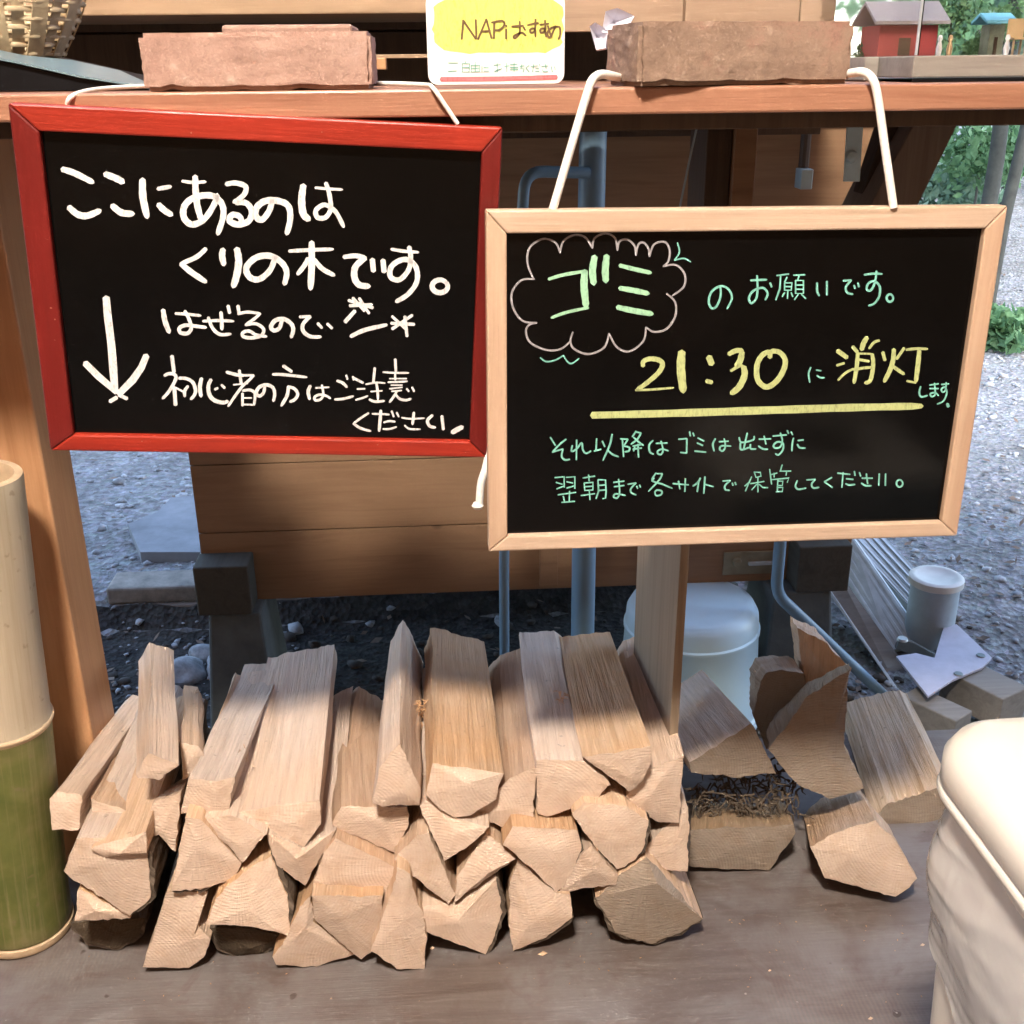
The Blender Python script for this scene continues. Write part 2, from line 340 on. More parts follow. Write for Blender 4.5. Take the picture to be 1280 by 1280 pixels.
def rock_mat():
    t = NT('stones', .85, .25); v = t.coord(); f = t.noise(v, 18, 4, .7)
    return t.col(t.ramp(f, [(.35, (.15, .155, .16)), (.5, (.30, .315, .33)), (.68, (.50, .52, .54))]))
M['rock'] = rock_mat()
def leaf_mat(name, a, b, c3):
    t = NT(name, .55, .3); v = t.coord(); f = t.noise(v, 6, 4, .8)
    t.b.inputs['Subsurface Weight'].default_value = 0
    tr = t.n('ShaderNodeBsdfTranslucent'); mx = t.n('ShaderNodeMixShader'); mx.inputs[0].default_value = .35
    c = t.ramp(f, [(.35, a), (.5, b), (.68, c3)]); t.l(c, tr.inputs['Color'])
    out = t.t.nodes['Material Output']; t.l(t.b.outputs[0], mx.inputs[1]); t.l(tr.outputs[0], mx.inputs[2]); t.l(mx.outputs[0], out.inputs[0])
    return t.col(c)
M['leaf'] = leaf_mat('green_leaves', (.06, .13, .055), (.12, .235, .11), (.22, .38, .20))
M['leaf2'] = leaf_mat('pale_leaves', (.10, .18, .12), (.19, .30, .21), (.32, .45, .34))
M['deadleaf'] = plain('fallen_leaves', (.15, .105, .075), .8, 0, .5, 12, .2)
M['trunk'] = plain('tree_bark', (.04, .042, .035), .9, 0, .35, 20, .8)
M['roof'] = timber('roof_board', (.34, .20, .11), (.24, .13, .07), 'X', .7)

# ------------------------------------------------------------------ lettering
def cr(pts, n=5):
    if len(pts) < 3: return [Vector(p) for p in pts]
    out = []; P = [Vector(p) for p in pts]
    for i in range(len(P)-1):
        a = P[max(i-1, 0)]; b = P[i]; c = P[i+1]; d = P[min(i+2, len(P)-1)]
        for k in range(n):
            t = k/n
            q = .5*((2*b)+(c-a)*t+(2*a-5*b+4*c-d)*t*t+(3*b-a-3*c+d)*t**3)
            out.append(q)
    out.append(P[-1]); return out
def parse(txt):
    out = []
    for st in txt.split(';'):
        st = st.strip()
        if not st or st == '#': continue
        w = None
        if ':' in st: w, st = st.split(':'); w = float(w)
        n = [float(x) for x in st.split()]
        out.append((w, [(n[i], n[i+1]) for i in range(0, len(n), 2)]))
    return out
def strokes_mesh(blocks, proj, off, taper=True):
    """blocks: (x0, y0, scale, default width, text); proj maps a photo pixel onto the board face; off = direction out of the face"""
    mb = MB(); lay = 0
    for x0, y0, sc, dw, txt in blocks:
        for w, pts in parse(txt):
            sharp = False
            w = (w or dw)/sc
            P = [(x0+a/sc, y0+b/sc) for a, b in pts]
            C = [Vector(p) for p in P] if (txt.startswith('#')) else cr(P, 5)
            lay += 1; hgt = .0002+.00003*(lay % 12)
            n = len(C); L = []; R = []
            for i, p in enumerate(C):
                t = (C[min(i+1, n-1)]-C[max(i-1, 0)])
                t = t.normalized() if t.length > 1e-6 else Vector((1, 0))
                nn = Vector((-t.y, t.x)); u = i/max(1, n-1)
                k = 1.0 if not taper else (.86+.16*sin(pi*u)+.05*sin(i*2.1+lay))
                if i == n-1 and n > 6: k *= .72
                L.append(p+nn*w/2*k); R.append(p-nn*w/2*k)
            # rounded ends
            t0 = (C[0]-C[1]).normalized() if n > 1 else Vector((1, 0)); t1 = (C[-1]-C[-2]).normalized()
            ring = [C[0]+t0*w*.28]+L+[C[-1]+t1*w*.24]+R[::-1]
            b = [proj(q.x, q.y)+off*hgt for q in [C[0]+t0*w*.28]]
            vs = [proj(q.x, q.y)+off*hgt for q in L]+[proj(q.x, q.y)+off*hgt for q in R]
            fs = [(i, i+1, n+i+1, n+i) for i in range(n-1)]
            base = len(vs); vs += [proj(q.x, q.y)+off*hgt for q in (C[0]+t0*w*.28, C[-1]+t1*w*.24)]
            fs += [(0, n, base), (n-1, base+1, 2*n-1)]
            mb.add(vs, fs)
    return mb
def circ(cx, cy, rx, ry, n=9, a0=-.6): return ' '.join('%.1f %.1f' % (cx+rx*cos(a0+2*pi*i/n), cy+ry*sin(a0+2*pi*i/n)) for i in range(n+1))

L1 = [(60, 190, 3.368, 26, '26:60 72 110 88 190 128;28:88 232 125 262 165 268 220 246;28:240 92 290 112 318 128;28:270 225 310 255 360 260;30:398 115 400 190 418 275;18:462 155 490 150 518 145;26:465 220 490 245 522 265;14:565 122 610 128 665 125;27:620 102 622 160 628 220 645 285;27:712 180 700 220 660 280 610 305 575 280 572 235 600 200 650 183 700 187 733 220 738 270 715 345;22:750 135 790 130 832 145 825 180 782 212;26:790 212 835 215 858 250 845 290 800 305 765 290 775 265 805 270 816 292;27:945 205 930 250 900 285 875 270 878 235 910 208 960 204 1010 225 1020 280 1005 345;30:1075 140 1068 200 1075 260 1100 285;12:1125 150 1180 155 1240 158;20:1170 130 1185 180 1190 240 1168 275 1135 275 1128 245 1165 222 1210 250 1245 315'),
      (210, 290, 3.368, 26, '20:160 70 120 105 55 133;24:55 133 100 170 160 210;26:232 72 228 100 236 138;30:290 70 298 120 290 180 275 230;26:452 105 430 160 385 198 345 190 330 150 370 108 430 100 480 130 500 170 490 220;16:510 80 600 75 695 72;28:605 42 605 140 600 240;20:590 110 575 140 545 178;20:615 115 650 155 700 182;20:740 105 790 100 830 108;27:830 108 790 145 785 190 805 222 848 228;26:860 115 865 165;26:905 118 910 168;14:940 72 990 80 1055 85;22:1015 62 1022 110 1012 160 975 200 938 190 938 150 970 122 1010 117 1045 150 1047 210 1010 262 960 293;22:'+circ(1145, 228, 33, 27))]
L2 = [(190, 370, 3.765, 18, '24:52 65 62 120 82 172;14:110 82 160 85 230 92;18:155 70 175 110 185 150 168 175 135 172 130 150 160 137 210 142 255 148;14:240 118 310 115 385 118;18:325 75 328 120 330 158;16:265 100 285 150 320 180 372 178;18:358 45 366 80;18:405 45 410 82;14:405 84 450 75 510 82;14:510 82 480 108 440 135;16:440 135 490 130 525 155 515 185 470 196 430 190 430 170 460 165 490 182 540 190;20:612 110 600 150 575 162 560 145 580 115 620 108 655 130 665 160 655 195;16:695 98 745 96;18:745 96 712 130 712 165 745 190 795 192;16:780 128 800 150;16:825 130 848 152;22:955 70 908 122;20:935 190 1000 160 1105 135'),
      (190, 370, 3.765, 16, '#;17:925 20 1040 55;17:930 45 1035 40;16:975 10 1022 82;16:945 8 1000 70;16:1130 95 1200 160;17:1225 90 1130 155;17:1125 128 1235 133;17:1190 95 1200 190')]
L3 = [(190, 430, 6.095, 24, '32:152 90 168 215;26:95 240 130 225 172 232 180 270 130 360 80 415;34:170 330 180 465;18:175 330 235 360;26:205 260 260 262 310 290 332 350 322 390 295 420;24:275 320 250 355 250 400;30:378 260 365 330 375 400;30:450 270 430 320 440 390 480 430 540 445 580 435;22:478 345 502 335;22:530 310 555 335;26:568 212 640 232 700 240;26:665 200 680 300;20:640 238 775 238;22:775 238 740 275 690 320 630 400 580 475;14:620 310 730 300;24:690 375 690 470;22:690 355 750 350 785 380 778 465;14:700 410 760 410;16:700 460 770 462;26:860 320 850 370 820 395 795 375 815 330 870 310 920 330 935 380 925 435;28:1000 165 1065 210;22:920 230 1000 232 1180 252;26:1040 320 1030 390 985 470;24:1040 325 1085 340 1110 380 1090 420 1050 440'),
      (370, 430, 5.565, 16, '24:100 290 85 330 95 385;14:135 305 230 300;18:180 285 190 350 170 385 135 390 130 368 165 352 210 360 240 378;20:285 255 325 270 355 300;18:270 385 330 380 400 362;16:350 215 358 245;16:395 225 402 250;20:400 235 468 270;14:425 312 480 310;14:415 388 460 375 500 360;22:548 165 538 270;13:485 280 560 268 620 272;18:560 275 568 330 570 385;12:520 330 600 325;18:510 385 550 400 615 395;22:690 105 695 190;14:605 195 690 200 785 200;18:690 210 690 250;12:650 240 770 240;14:640 265 720 262 775 258;11:660 285 740 285;12:650 310 740 300;13:665 328 735 322;18:700 330 680 365 650 405;18:690 345 720 380 765 390 800 380;16:770 310 785 330;16:808 300 822 330'),
      (370, 430, 5.565, 16, '16:505 480 450 515 400 553;18:400 553 450 585 520 605;14:530 485 590 486 650 490;22:590 460 585 530 578 605;14:610 545 650 535 690 540;14:605 590 650 590 700 575;16:665 465 680 505;15:700 475 715 505;13:735 512 800 520 895 515;20:820 475 815 520 810 560;14:755 565 790 590 865 592;22:950 495 915 530 930 570 970 580;24:1015 500 1025 595;34:1085 615 1120 595 1160 575')]
L4 = [(90, 360, 8.536, 80, '#;85:365 100 382 300 420 600 440 850 458 1100;75:140 800 280 940 480 1110;78:795 720 740 850 650 980 500 1130;50:405 1210 480 1165;45:500 1140 590 1180')]
CLOUD = [(630, 280, 5.12, 13, '190 355 150 250 165 150 250 95 330 120 358 185;358 185 380 110 450 70 520 85 565 155;565 155 580 90 650 60 710 90 725 168;725 168 740 110 790 100 835 140 843 200;843 200 860 130 895 120 925 160 930 208;930 208 960 130 1030 115 1060 170 1050 240 1018 270;1018 270 1100 262 1155 320 1150 400 1075 460;1040 445 1095 500 1095 590 1040 670 960 690 908 660;908 660 890 750 800 815 720 785 672 700;672 700 640 790 540 832 450 800 425 750 440 690;425 750 360 800 270 805 170 760 140 690 160 645 210 632;210 632 120 620 60 540 50 440 110 360 195 352')]
GOMI = [(630, 280, 5.12, 22, '22:285 353 380 325 530 300;46:516 302 512 400 525 530;20:540 535 400 565 302 600;44:580 208 566 300 575 385;44:657 203 648 290 652 370;28:740 265 840 290 940 312;34:740 410 830 425 925 445;36:725 532 830 555 950 575')]
TEAL = [(630, 280, 5.12, 10, '1110 120 1122 180 1090 232;1090 232 1150 220 1195 242;232 855 270 880 330 870 380 840;380 840 405 880 435 892 480 860'),
        (870, 320, 4.923, 14, '150 190 150 250 125 310 95 320 78 280 95 220 150 185 200 205 220 260 190 325;335 150 385 147 435 145;375 120 378 200 370 260 340 290 325 260 350 215 410 195 440 230 425 270;455 165 465 190;'+circ(1192, 258, 20, 23)),
        (870, 320, 4.923, 11, '#;495 120 570 110;520 115 515 200 490 270;560 130 545 160;545 165 590 165 585 210 545 210 545 165;545 188 588 188;565 210 562 262;545 225 530 250;585 225 595 250;600 118 670 115;635 118 625 145;612 150 660 150 660 230 612 230 612 150;612 178 660 178;612 204 660 204;628 235 605 268;648 235 675 262'),
        (870, 320, 4.923, 14, '745 165 745 215 758 245;805 155 805 240;905 152 955 148;955 148 922 190 930 225 965 235;972 180 978 200;995 165 1002 190;1035 115 1090 108 1145 110;1110 92 1100 160 1075 210 1050 205 1060 168 1098 155 1130 190 1125 250 1095 292 1060 305'),
        (990, 410, 5.818, 13, '135 285 120 330 128 395;175 305 210 310;180 345 205 360 235 360;14:935 425 925 470 940 500 985 490;1000 415 1065 405;1000 440 1065 440;1035 400 1040 480 1015 498 1005 478 1040 470 1065 492;1085 410 1140 405;1120 395 1115 450 1095 465 1085 445 1110 430 1125 470 1100 530 1055 552;26:1128 550 1136 572'),
        (670, 520, 6.4, 15, '115 170 155 235;240 185 190 225 130 288;130 288 215 262;215 262 205 320 230 350 270 345;325 190 322 350;290 235 285 282 325 262 365 215 375 270 400 298 440 280;485 180 480 275;465 280 520 265;530 200 550 245;608 145 590 230 535 355;570 270 610 305 660 325;690 180 700 325;675 182 735 185;735 185 700 240;705 240 745 250 742 278 710 285;800 120 770 165;795 125 840 135;840 135 810 185 760 225;780 170 830 215 860 235;775 240 840 228;775 265 845 255;790 245 780 280;815 225 820 330;935 195 905 230 910 285 940 305;960 218 1050 215;1000 200 1015 270 1000 305 975 300 975 278 1010 264 1060 278'),
        (830, 520, 6.4, 15, '115 185 180 180;182 180 180 295;180 295 130 290;205 125 210 160;232 135 240 160;270 175 320 200;265 215 310 235;245 280 335 288;410 180 390 225 400 280;440 205 515 200;480 180 490 240 470 278 445 265 460 238 535 240;600 170 620 210 710 190 720 160;665 135 650 200 635 265;610 215 615 268 680 250;690 225 692 260 735 262;760 185 855 182;800 160 815 225;755 240 790 262 830 265;870 160 980 150;930 135 945 190 930 245 890 255 875 235 905 207 950 217 950 270 915 310 890 300;985 115 995 140;1015 125 1028 150;1035 175 1025 225 1022 280;1070 195 1115 190;1065 225 1085 252 1130 255;290 495 270 530 230 560;275 530 265 605;328 485 318 620;325 545 395 565;470 520 530 515;530 515 488 555 490 588 525 594;545 535 552 555;568 530 575 550'),
        (670, 520, 6.4, 13, '#;150 492 225 485 225 570;160 530 210 545;165 582 225 558;240 490 310 485 310 580;245 525 295 535;245 575 305 558;175 630 320 610;218 640 228 682;268 600 265 682;205 690 310 682;375 495 470 480;420 470 425 520;385 535 455 530 455 590 390 595 385 535;385 565 455 560;360 635 470 620;425 595 432 670;495 510 500 600 480 660;495 508 555 510 560 600 555 655 532 660;500 555 555 550;500 595 558 590'),
        (670, 520, 6.4, 14, '620 530 705 520;625 565 705 555;660 505 668 610 648 655 620 645 640 622 715 635;735 545 800 535;800 535 760 578 762 612 800 630;805 560 812 580;828 550 835 570;945 495 925 520;965 460 1010 460;1010 460 985 510 900 600;960 455 930 515 1010 545 1090 578;950 605 960 635 1000 628 1005 600 970 592 950 605;1095 540 1220 550;1140 520 1150 585;1195 500 1190 605'),
        (830, 520, 6.4, 12, '#;700 485 680 530 645 560;680 530 650 600;720 445 735 490 775 480 770 450 720 448;690 540 800 522;750 490 750 608;740 545 700 590;760 545 790 570 830 572;845 425 860 545;850 470 905 455;880 455 880 490;945 390 930 440;925 440 1015 440;980 445 975 475;860 508 1000 495 985 530;910 500 905 605;910 520 950 520 945 555 910 555;910 570 950 570 945 602 895 605'),
        (830, 520, 6.4, 15, '1065 515 1050 560 1075 585 1135 575;1140 510 1210 505;1210 505 1180 545 1195 575 1240 570'),
        (960, 560, 6.4, 15, '510 235 450 270;450 270 515 315;555 200 655 210;600 195 590 315;625 245 680 250;620 285 650 295 695 290;690 185 695 220;730 195 740 225;750 240 835 240;785 205 795 285;745 280 780 300 825 300;890 205 885 300;940 205 938 300;'+circ(1052, 282, 25, 28))]
YEL = [(780, 410, 5.565, 40, '34:132 265 135 232 180 214 240 222 268 252 240 310 160 380 90 430;16:80 432 200 427 345 415;58:402 165 395 280 412 442;50:590 200 610 252;34:572 368 612 378;34:728 182 775 158 825 155;42:820 165 808 225 778 268;22:742 298 800 264 825 264;44:832 270 838 330 800 410 745 455;38:1015 205 1010 168 960 190 925 260 930 360 990 410 1060 370 1110 290 1120 220 1080 168 1020 160'),
       (990, 410, 5.818, 30, '38:330 165 400 215;20:325 272 380 255;18:335 378 390 325 450 295;30:440 135 475 175;36:545 68 520 110 505 160;20:635 90 595 105 560 150;30:478 180 470 280 450 400;16:490 185 575 188;30:582 190 590 250 582 330 565 385 530 400;22:490 230 560 242;20:450 305 520 290 590 285;28:660 175 675 235;24:815 145 760 225;34:740 155 735 230 710 310 670 390;26:730 275 770 305 815 335;20:830 158 900 150 985 152;34:925 165 915 270 900 390;18:835 385 900 397'),
       (0, 0, 1, 9.5, '#;740 519 840 516.5 950 513 1060 509.5 1152 507.5')]

# ------------------------------------------------------------------ signboards
def rotm(a, b, c):
    a, b, c = map(radians, (a, b, c))
    return Matrix.Rotation(b, 3, 'Z')@Matrix.Rotation(a, 3, 'X')@Matrix.Rotation(c, 3, 'Y')
def board(name, c, ang, w, h, fr, mh, mv, label, fpx):
    R = rotm(*ang); c = Vector(c); e = empty(name, c, label, 'blackboard')
    e.rotation_mode = 'QUATERNION'; e.rotation_quaternion = R.to_quaternion()
    def bar(nm, q, mat):
        mb = MB(); a = [Vector((x, -.011, z)) for x, z in q]; b = [Vector((x, .006, z)) for x, z in q]
        mb.hexa(a, b); o = mb.build(nm, mat, None, None, .0015); o.parent = e; return o
    x, z = w/2, h/2; g = .0003; fl, fr_, ft, fb = fr
    bar('top_rail', [(-x, z), (x, z), (x-fr_, z-ft), (-x+fl, z-ft)], mh)
    bar('bottom_rail', [(-x, -z), (x, -z), (x-fr_, -z+fb), (-x+fl, -z+fb)], mh)
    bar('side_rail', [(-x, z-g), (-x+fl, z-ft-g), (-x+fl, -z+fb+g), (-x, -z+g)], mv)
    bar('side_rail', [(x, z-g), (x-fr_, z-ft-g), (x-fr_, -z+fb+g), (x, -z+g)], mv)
    mb = MB().b2((-x+fl-.003, -.004, -z+fb-.003), (x-fr_+.003, .003, z-ft+.003)); o = mb.build('writing_surface', M['black']); o.parent = e
    n = R@Vector((0, -1, 0)); pc = c+n*.004
    return e, R, c, n, (lambda px, py: atplane(px, py, pc, n))
def letters(e, blocks, mat, proj, n, R, c, name='lettering'):
    mb = strokes_mesh(blocks, proj, n); Ri = R.transposed()
    mb.v = [tuple(Ri@(Vector(v)-c)) for v in mb.v]
    o = mb.build(name, mat); o.parent = e
    if name == 'lettering': o['kind'] = 'stuff'
    return o
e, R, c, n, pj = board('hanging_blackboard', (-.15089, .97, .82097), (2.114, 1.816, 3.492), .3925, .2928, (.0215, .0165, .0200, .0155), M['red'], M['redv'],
    'blackboard in a glossy red frame with white Japanese handwriting and a down arrow', 0)
for bl in (L1, L2, L3): letters(e, bl, M['white_ink'], pj, n, R, c)
letters(e, L4, M['white_ink'], pj, n, R, c, 'arrow_mark')
e_red = e
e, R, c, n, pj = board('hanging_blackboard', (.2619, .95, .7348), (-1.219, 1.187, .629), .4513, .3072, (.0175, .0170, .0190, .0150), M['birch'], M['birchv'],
    'blackboard in a pale birch frame reading 21:30 in yellow with green Japanese handwriting', 0)
letters(e, CLOUD, M['grey_ink'], pj, n, R, c, 'cloud_outline'); 
for st_ in GOMI[0][4].split(';'): letters(e, [(*GOMI[0][:4], st_)], M['green_ink'], pj, n, R, c, 'brush_stroke')
letters(e, TEAL, M['teal_ink'], pj, n, R, c); 
for b_ in YEL:
    for st_ in b_[4].split(';'):
        if st_.strip() != '#': letters(e, [(*b_[:4], st_)], M['yellow_ink'], pj, n, R, c, 'brush_stroke')

e_birch = e
# ------------------------------------------------------------------ counter and things on it
ZC = .985
ctr = empty('counter_top', (0, 1.1, ZC-.022), 'reddish brown wooden counter board the bricks and the two blackboards hang from', 'counter')
MB().b2((-1.6, .965, ZC-.0215), (1.6, 1.19, ZC)).build('counter_board', M['counter'], ctr, None, .002)
MB().b2((-1.6, 1.193, ZC-.0215), (at(170, 100, 1.3).x, 1.42, ZC)).build('counter_board', M['counter'], ctr, None, .002)
MB().b2((at(700, 100, 1.3).x, 1.193, ZC-.0215), (1.6, 1.49, ZC)).build('counter_board', M['counter'], ctr, None, .002)
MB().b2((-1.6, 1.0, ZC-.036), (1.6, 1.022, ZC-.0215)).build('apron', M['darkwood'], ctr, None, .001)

def brick(name, px0, px1, pyt, pyb, Y, depth, yaw, mat, label, seed):
    a = at(px0, pyb, Y); b = at(px1, pyb, Y); w = (b-a).length; h = at((px0+px1)/2, pyt, Y).z-at((px0+px1)/2, pyb, Y).z
    cx = (a+b)/2; bm = bmesh.new(); bmesh.ops.create_grid(bm, x_segments=1, y_segments=1, size=1); bm.clear()
    bmesh.ops.create_cube(bm, size=1)
    bmesh.ops.scale(bm, verts=bm.verts, vec=(w, depth, h))
    bmesh.ops.bevel(bm, geom=bm.edges[:], offset=.0035, segments=2, affect='EDGES')
    bmesh.ops.subdivide_edges(bm, edges=[x for x in bm.edges if x.calc_length() > .02], cuts=18, use_grid_fill=True)
    for v in bm.verts:
        p = v.co*1.0; k = noise.noise(p*60+Vector((seed, 0, 0)))*.0007+noise.noise(p*180+Vector((seed, 3, 0)))*.0008
        v.co += v.co.normalized()*k*1.6
        if v.co.z < -h*.4: v.co.z += max(0, noise.noise(p*55)-.1)*.005
    me = bpy.data.meshes.new(name); bm.to_mesh(me); bm.free()
    o = link(name, me, mat, None, 40); o.location = Vector((cx.x, Y+depth/2, ZC+h/2+.0005)); o.rotation_euler.z = radians(yaw)
    return tag(o, label, 'brick'), w, h
brick('brick', 180, 466, 40, 113, .972, .095, .5, M['brick_l'], 'pinkish brick lying on the counter above the red framed blackboard', 1)
MB().b2((at(277, 40, 1.09).x, 1.09, ZC+.0005), (at(441, 40, 1.09).x, 1.18, at(300, 31, 1.09).z)).build('brick', M['brick_l'], None, None, .003)
tag(bpy.data.objects['brick.001'], 'thin brick edge peeping out behind the pinkish brick on the counter', 'brick')
brick('brick', 782, 1062, 21, 101, .965, .09, 9, M['brick_r'], 'worn mottled brick on the counter above the birch framed blackboard', 5)

# cords
def rope(par, pts, r, label):
    C = []
    P = [Vector(p) for p in pts]
    for i in range(len(P)-1):
        a = P[max(i-1, 0)]; b = P[i]; c_ = P[i+1]; d = P[min(i+2, len(P)-1)]
        for k in range(6):
            t = k/6; C.append(.5*((2*b)+(c_-a)*t+(2*a-5*b+4*c_-d)*t*t+(3*b-a-3*c_+d)*t**3))
    C.append(P[-1]); o = MB().tube(C, r, 8).build('cord', M['rope'], None, 60); o.parent = par
    o.matrix_parent_inverse = (Matrix.Translation(par.location)@par.rotation_quaternion.to_matrix().to_4x4()).inverted(); return tag(o, label)
zt = ZC+.003
rope(e_red, [at(84, 130, .963), at(88, 122, .962), at(103, 115, .975), Vector((at(135, 110, 1.01).x, 1.01, zt)), Vector((at(190, 103, 1.05).x, 1.06, zt+.001))], .0019, 'thin white cord looping over the counter left of the pinkish brick')
rope(e_red, [Vector((at(455, 103, 1.05).x, 1.07, zt)), Vector((at(480, 103, 1.04).x, 1.03, zt+.001)), Vector((at(530, 107, .985).x, .985, zt)), at(541, 110, .963), at(556, 131, .961), at(572, 155, .963)], .0019, 'thin white cord running from the pinkish brick down to the red frame')
rope(e_birch, [Vector((at(790, 95, 1.0).x, 1.03, zt+.002)), at(768, 95.5, .985), at(752, 93, .968), at(741, 99, .960), at(733, 120, .957), at(712, 190, .951), at(691, 262, .945)], .0036, 'thick white cord left of the worn brick holding the birch frame')
rope(e_birch, [Vector((at(1035, 90, 1.0).x, 1.03, zt+.002)), at(1060, 92, .985), at(1078, 90, .968), at(1090, 98, .960), at(1097, 120, .957), at(1107, 190, .951), at(1117, 260, .945)], .0036, 'thick white cord right of the worn brick holding the birch frame')
ce = rope(e_birch, [at(612, 560, .975), at(607, 585, .97), at(601, 605, .967), at(599, 632, .965)], .0036, 'short white cord end hanging beside the lower left corner of the birch frame')
o = MB().lathe([(0, -.004), (.004, -.003), (.0058, 0), (.004, .003), (0, .004)], 12, at(597, 632, .965)).build('knot', M['rope'], None, 60); o.parent = e_birch; o.matrix_parent_inverse = ce.matrix_parent_inverse

# card
def rrect(w, h, r, n=6):
    P = []
    for cx, cz, a0 in ((w/2-r, h/2-r, 0), (-w/2+r, h/2-r, pi/2), (-w/2+r, -h/2+r, pi), (w/2-r, -h/2+r, 3*pi/2)):
        for i in range(n+1): a = a0+pi/2*i/n; P.append((cx+r*cos(a), cz+r*sin(a)))
    return P
ct = at(620, 50, .985); cw = (at(706, 50, .985)-at(534, 50, .985)).length; ch = (at(620, -8, .985)-at(620, 106, .985)).length
card = empty('notice_card', (ct.x, .985, ZC), 'white rounded card with yellow patch and handwriting standing between the bricks', 'card')
P = rrect(cw, ch, .008); zc = at(620, 49, .985).z
mb = MB(); nP = len(P)
mb.add([(ct.x+x, .985, zc+z) for x, z in P]+[(ct.x+x, .9875, zc+z) for x, z in P], [tuple(range(nP)), tuple(range(2*nP-1, nP-1, -1))]+[(i, nP+i, nP+(i+1) % nP, (i+1) % nP) for i in range(nP)])
mb.build('card_sheet', M['card'], card)
cpj = lambda px, py: at(px, py, .985); cn = Vector((0, -1, 0))
mb = MB(); pts = []
for i in range(48):
    a = 2*pi*i/48; rr = 1+.05*noise.noise(Vector((cos(a)*4, sin(a)*4, 2)))
    x = 623+81*max(-1, min(1, 1.18*cos(a)))*rr; y = 31+35*max(-1, min(1, 1.25*sin(a)))*(1+.10*noise.noise(Vector((i*.9, 0, 7)))); pts.append(cpj(x, max(y, -6)+0)+cn*.00012)
mb.add(pts, [tuple(range(48))]); mb.build('yellow_patch', M['lemon'], card)
C1 = [(530, 0, 7.11, 22, '#;350 180 335 350;350 185 460 345;460 175 465 345;555 170 480 350;555 175 600 340;510 280 590 275;625 195 620 340;730 260 730 345;730 225 732 236'), (530, 0, 7.11, 20, '600 200 690 185 715 215 680 260 630 270;780 235 830 232 885 230;850 190 850 290 810 340 800 320 870 290 905 320;885 240 900 270;920 225 970 212 1020 205;990 170 985 270 950 290 945 262 985 258 990 330;1030 220 1110 210;1075 180 1075 270 1040 290 1035 262 1070 257 1085 330;1100 230 1130 330;1170 230 1120 330 1095 300 1130 250 1200 240 1210 300 1195 350')]
C2 = [(530, 0, 7.11, 9, '#;215 560 300 560;215 635 290 630;340 565 340 640 400 640 405 565 340 565;345 600 400 600;370 545 365 565;420 580 420 640 495 635 495 580 420 580;455 550 455 635;425 608 490 606;515 590 515 640;530 600 575 598;530 632 575 632;620 580 680 575;650 560 650 640 625 635 690 610;715 590 755 585;735 560 735 640;765 575 830 570;800 555 800 635;765 600 835 598;765 620 835 618;850 590 890 585;870 570 860 610 890 612 880 640;935 580 905 605 935 640;950 590 1010 585;975 570 965 640;990 610 1020 610;990 635 1025 635;1022 570 1030 582;1045 590 1100 585;1075 565 1085 610;1050 615 1060 638 1100 635;1130 590 1140 640;1160 590 1165 620')]
C3 = [(530, 0, 7.11, 42, '#;150 705 660 700 1180 686')]
for bl, mt, nm in ((C1, 'brown_ink', 'lettering'), (C2, 'mint_ink', 'lettering'), (C3, 'red_ink', 'underline')):
    mb = strokes_mesh(bl, cpj, cn, nm == 'lettering'); mb.v = [(x, y-.0002, z) for x, y, z in mb.v]; mb.build(nm, M[mt], card)

# shelf behind, crate, basket, tray, paper, display case
sh = empty('back_shelf', (0, 1.5, 1.06), 'light pine shelf board across the top above the dark gap', 'shelf')
a = at(88, 20, 1.5); b = at(704, 20, 1.5)
MB().b2((-1.5, 1.5, a.z), (at(1040, 20, 1.5).x, 1.77, a.z+.035)).build('shelf_board', M['shelf'], sh, None, .002)
MB().b2((-1.5, 1.494, a.z+.037), (at(1040, 20, 1.5).x, 1.52, a.z+.16)).build('shelf_board', M['shelf'], sh, None, .002)
bk = empty('back_wall', (0, 1.8, ZC), 'dark boarded wall in the gap behind the counter shelf', 'wall')
xr = at(1035, 60, 1.78).x
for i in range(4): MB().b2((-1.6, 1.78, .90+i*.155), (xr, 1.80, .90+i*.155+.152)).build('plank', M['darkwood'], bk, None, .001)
MB().b2((-1.6, 1.802, .90), (xr, 1.812, 1.52)).build('light_leak_sheet', M['darkwood'], bk)  # added sheet, stops light leaking through the plank gaps
xu = at(884, 160, 1.5).x; tag(MB().b2((-1.2, 1.45, .925), (xu, 1.64, .943)).build('light_block_board', M['darkwood'], None, None, .001), 'dark narrow board added low behind the counter edge to block lamp light', 'shelf')  # added board, keeps lamp light off the pipes behind it
cr_ = empty('wooden_crate', (at(950, 20, 1.32).x, 1.4, ZC), 'light wooden crate behind the worn brick on the counter', 'crate')
x0, x1, x2, x3 = at(704, 10, 1.3).x, at(857, 10, 1.3).x, at(1000, 10, 1.3).x, at(1046, 10, 1.3).x
MB().b2((x1, 1.30, ZC+.001), (x2, 1.315, 1.16)).build('front_board', M['crate'], cr_, None, .001)
MB().b2((x2+.001, 1.30, ZC+.001), (x3, 1.315, 1.16)).build('front_board', M['crate'], cr_, None, .001)
MB().b2((x0, 1.318, 1.037), (x1+.02, 1.33, 1.16)).build('back_board', M['crate'], cr_, None, .001)
MB().b2((x3-.012, 1.318, ZC+.001), (x3, 1.48, 1.16)).build('side_board', M['crate'], cr_, None, .001)
MB().b2((x1, 1.318, ZC+.001), (x1+.012, 1.48, 1.16)).build('side_board', M['crate'], cr_, None, .001)
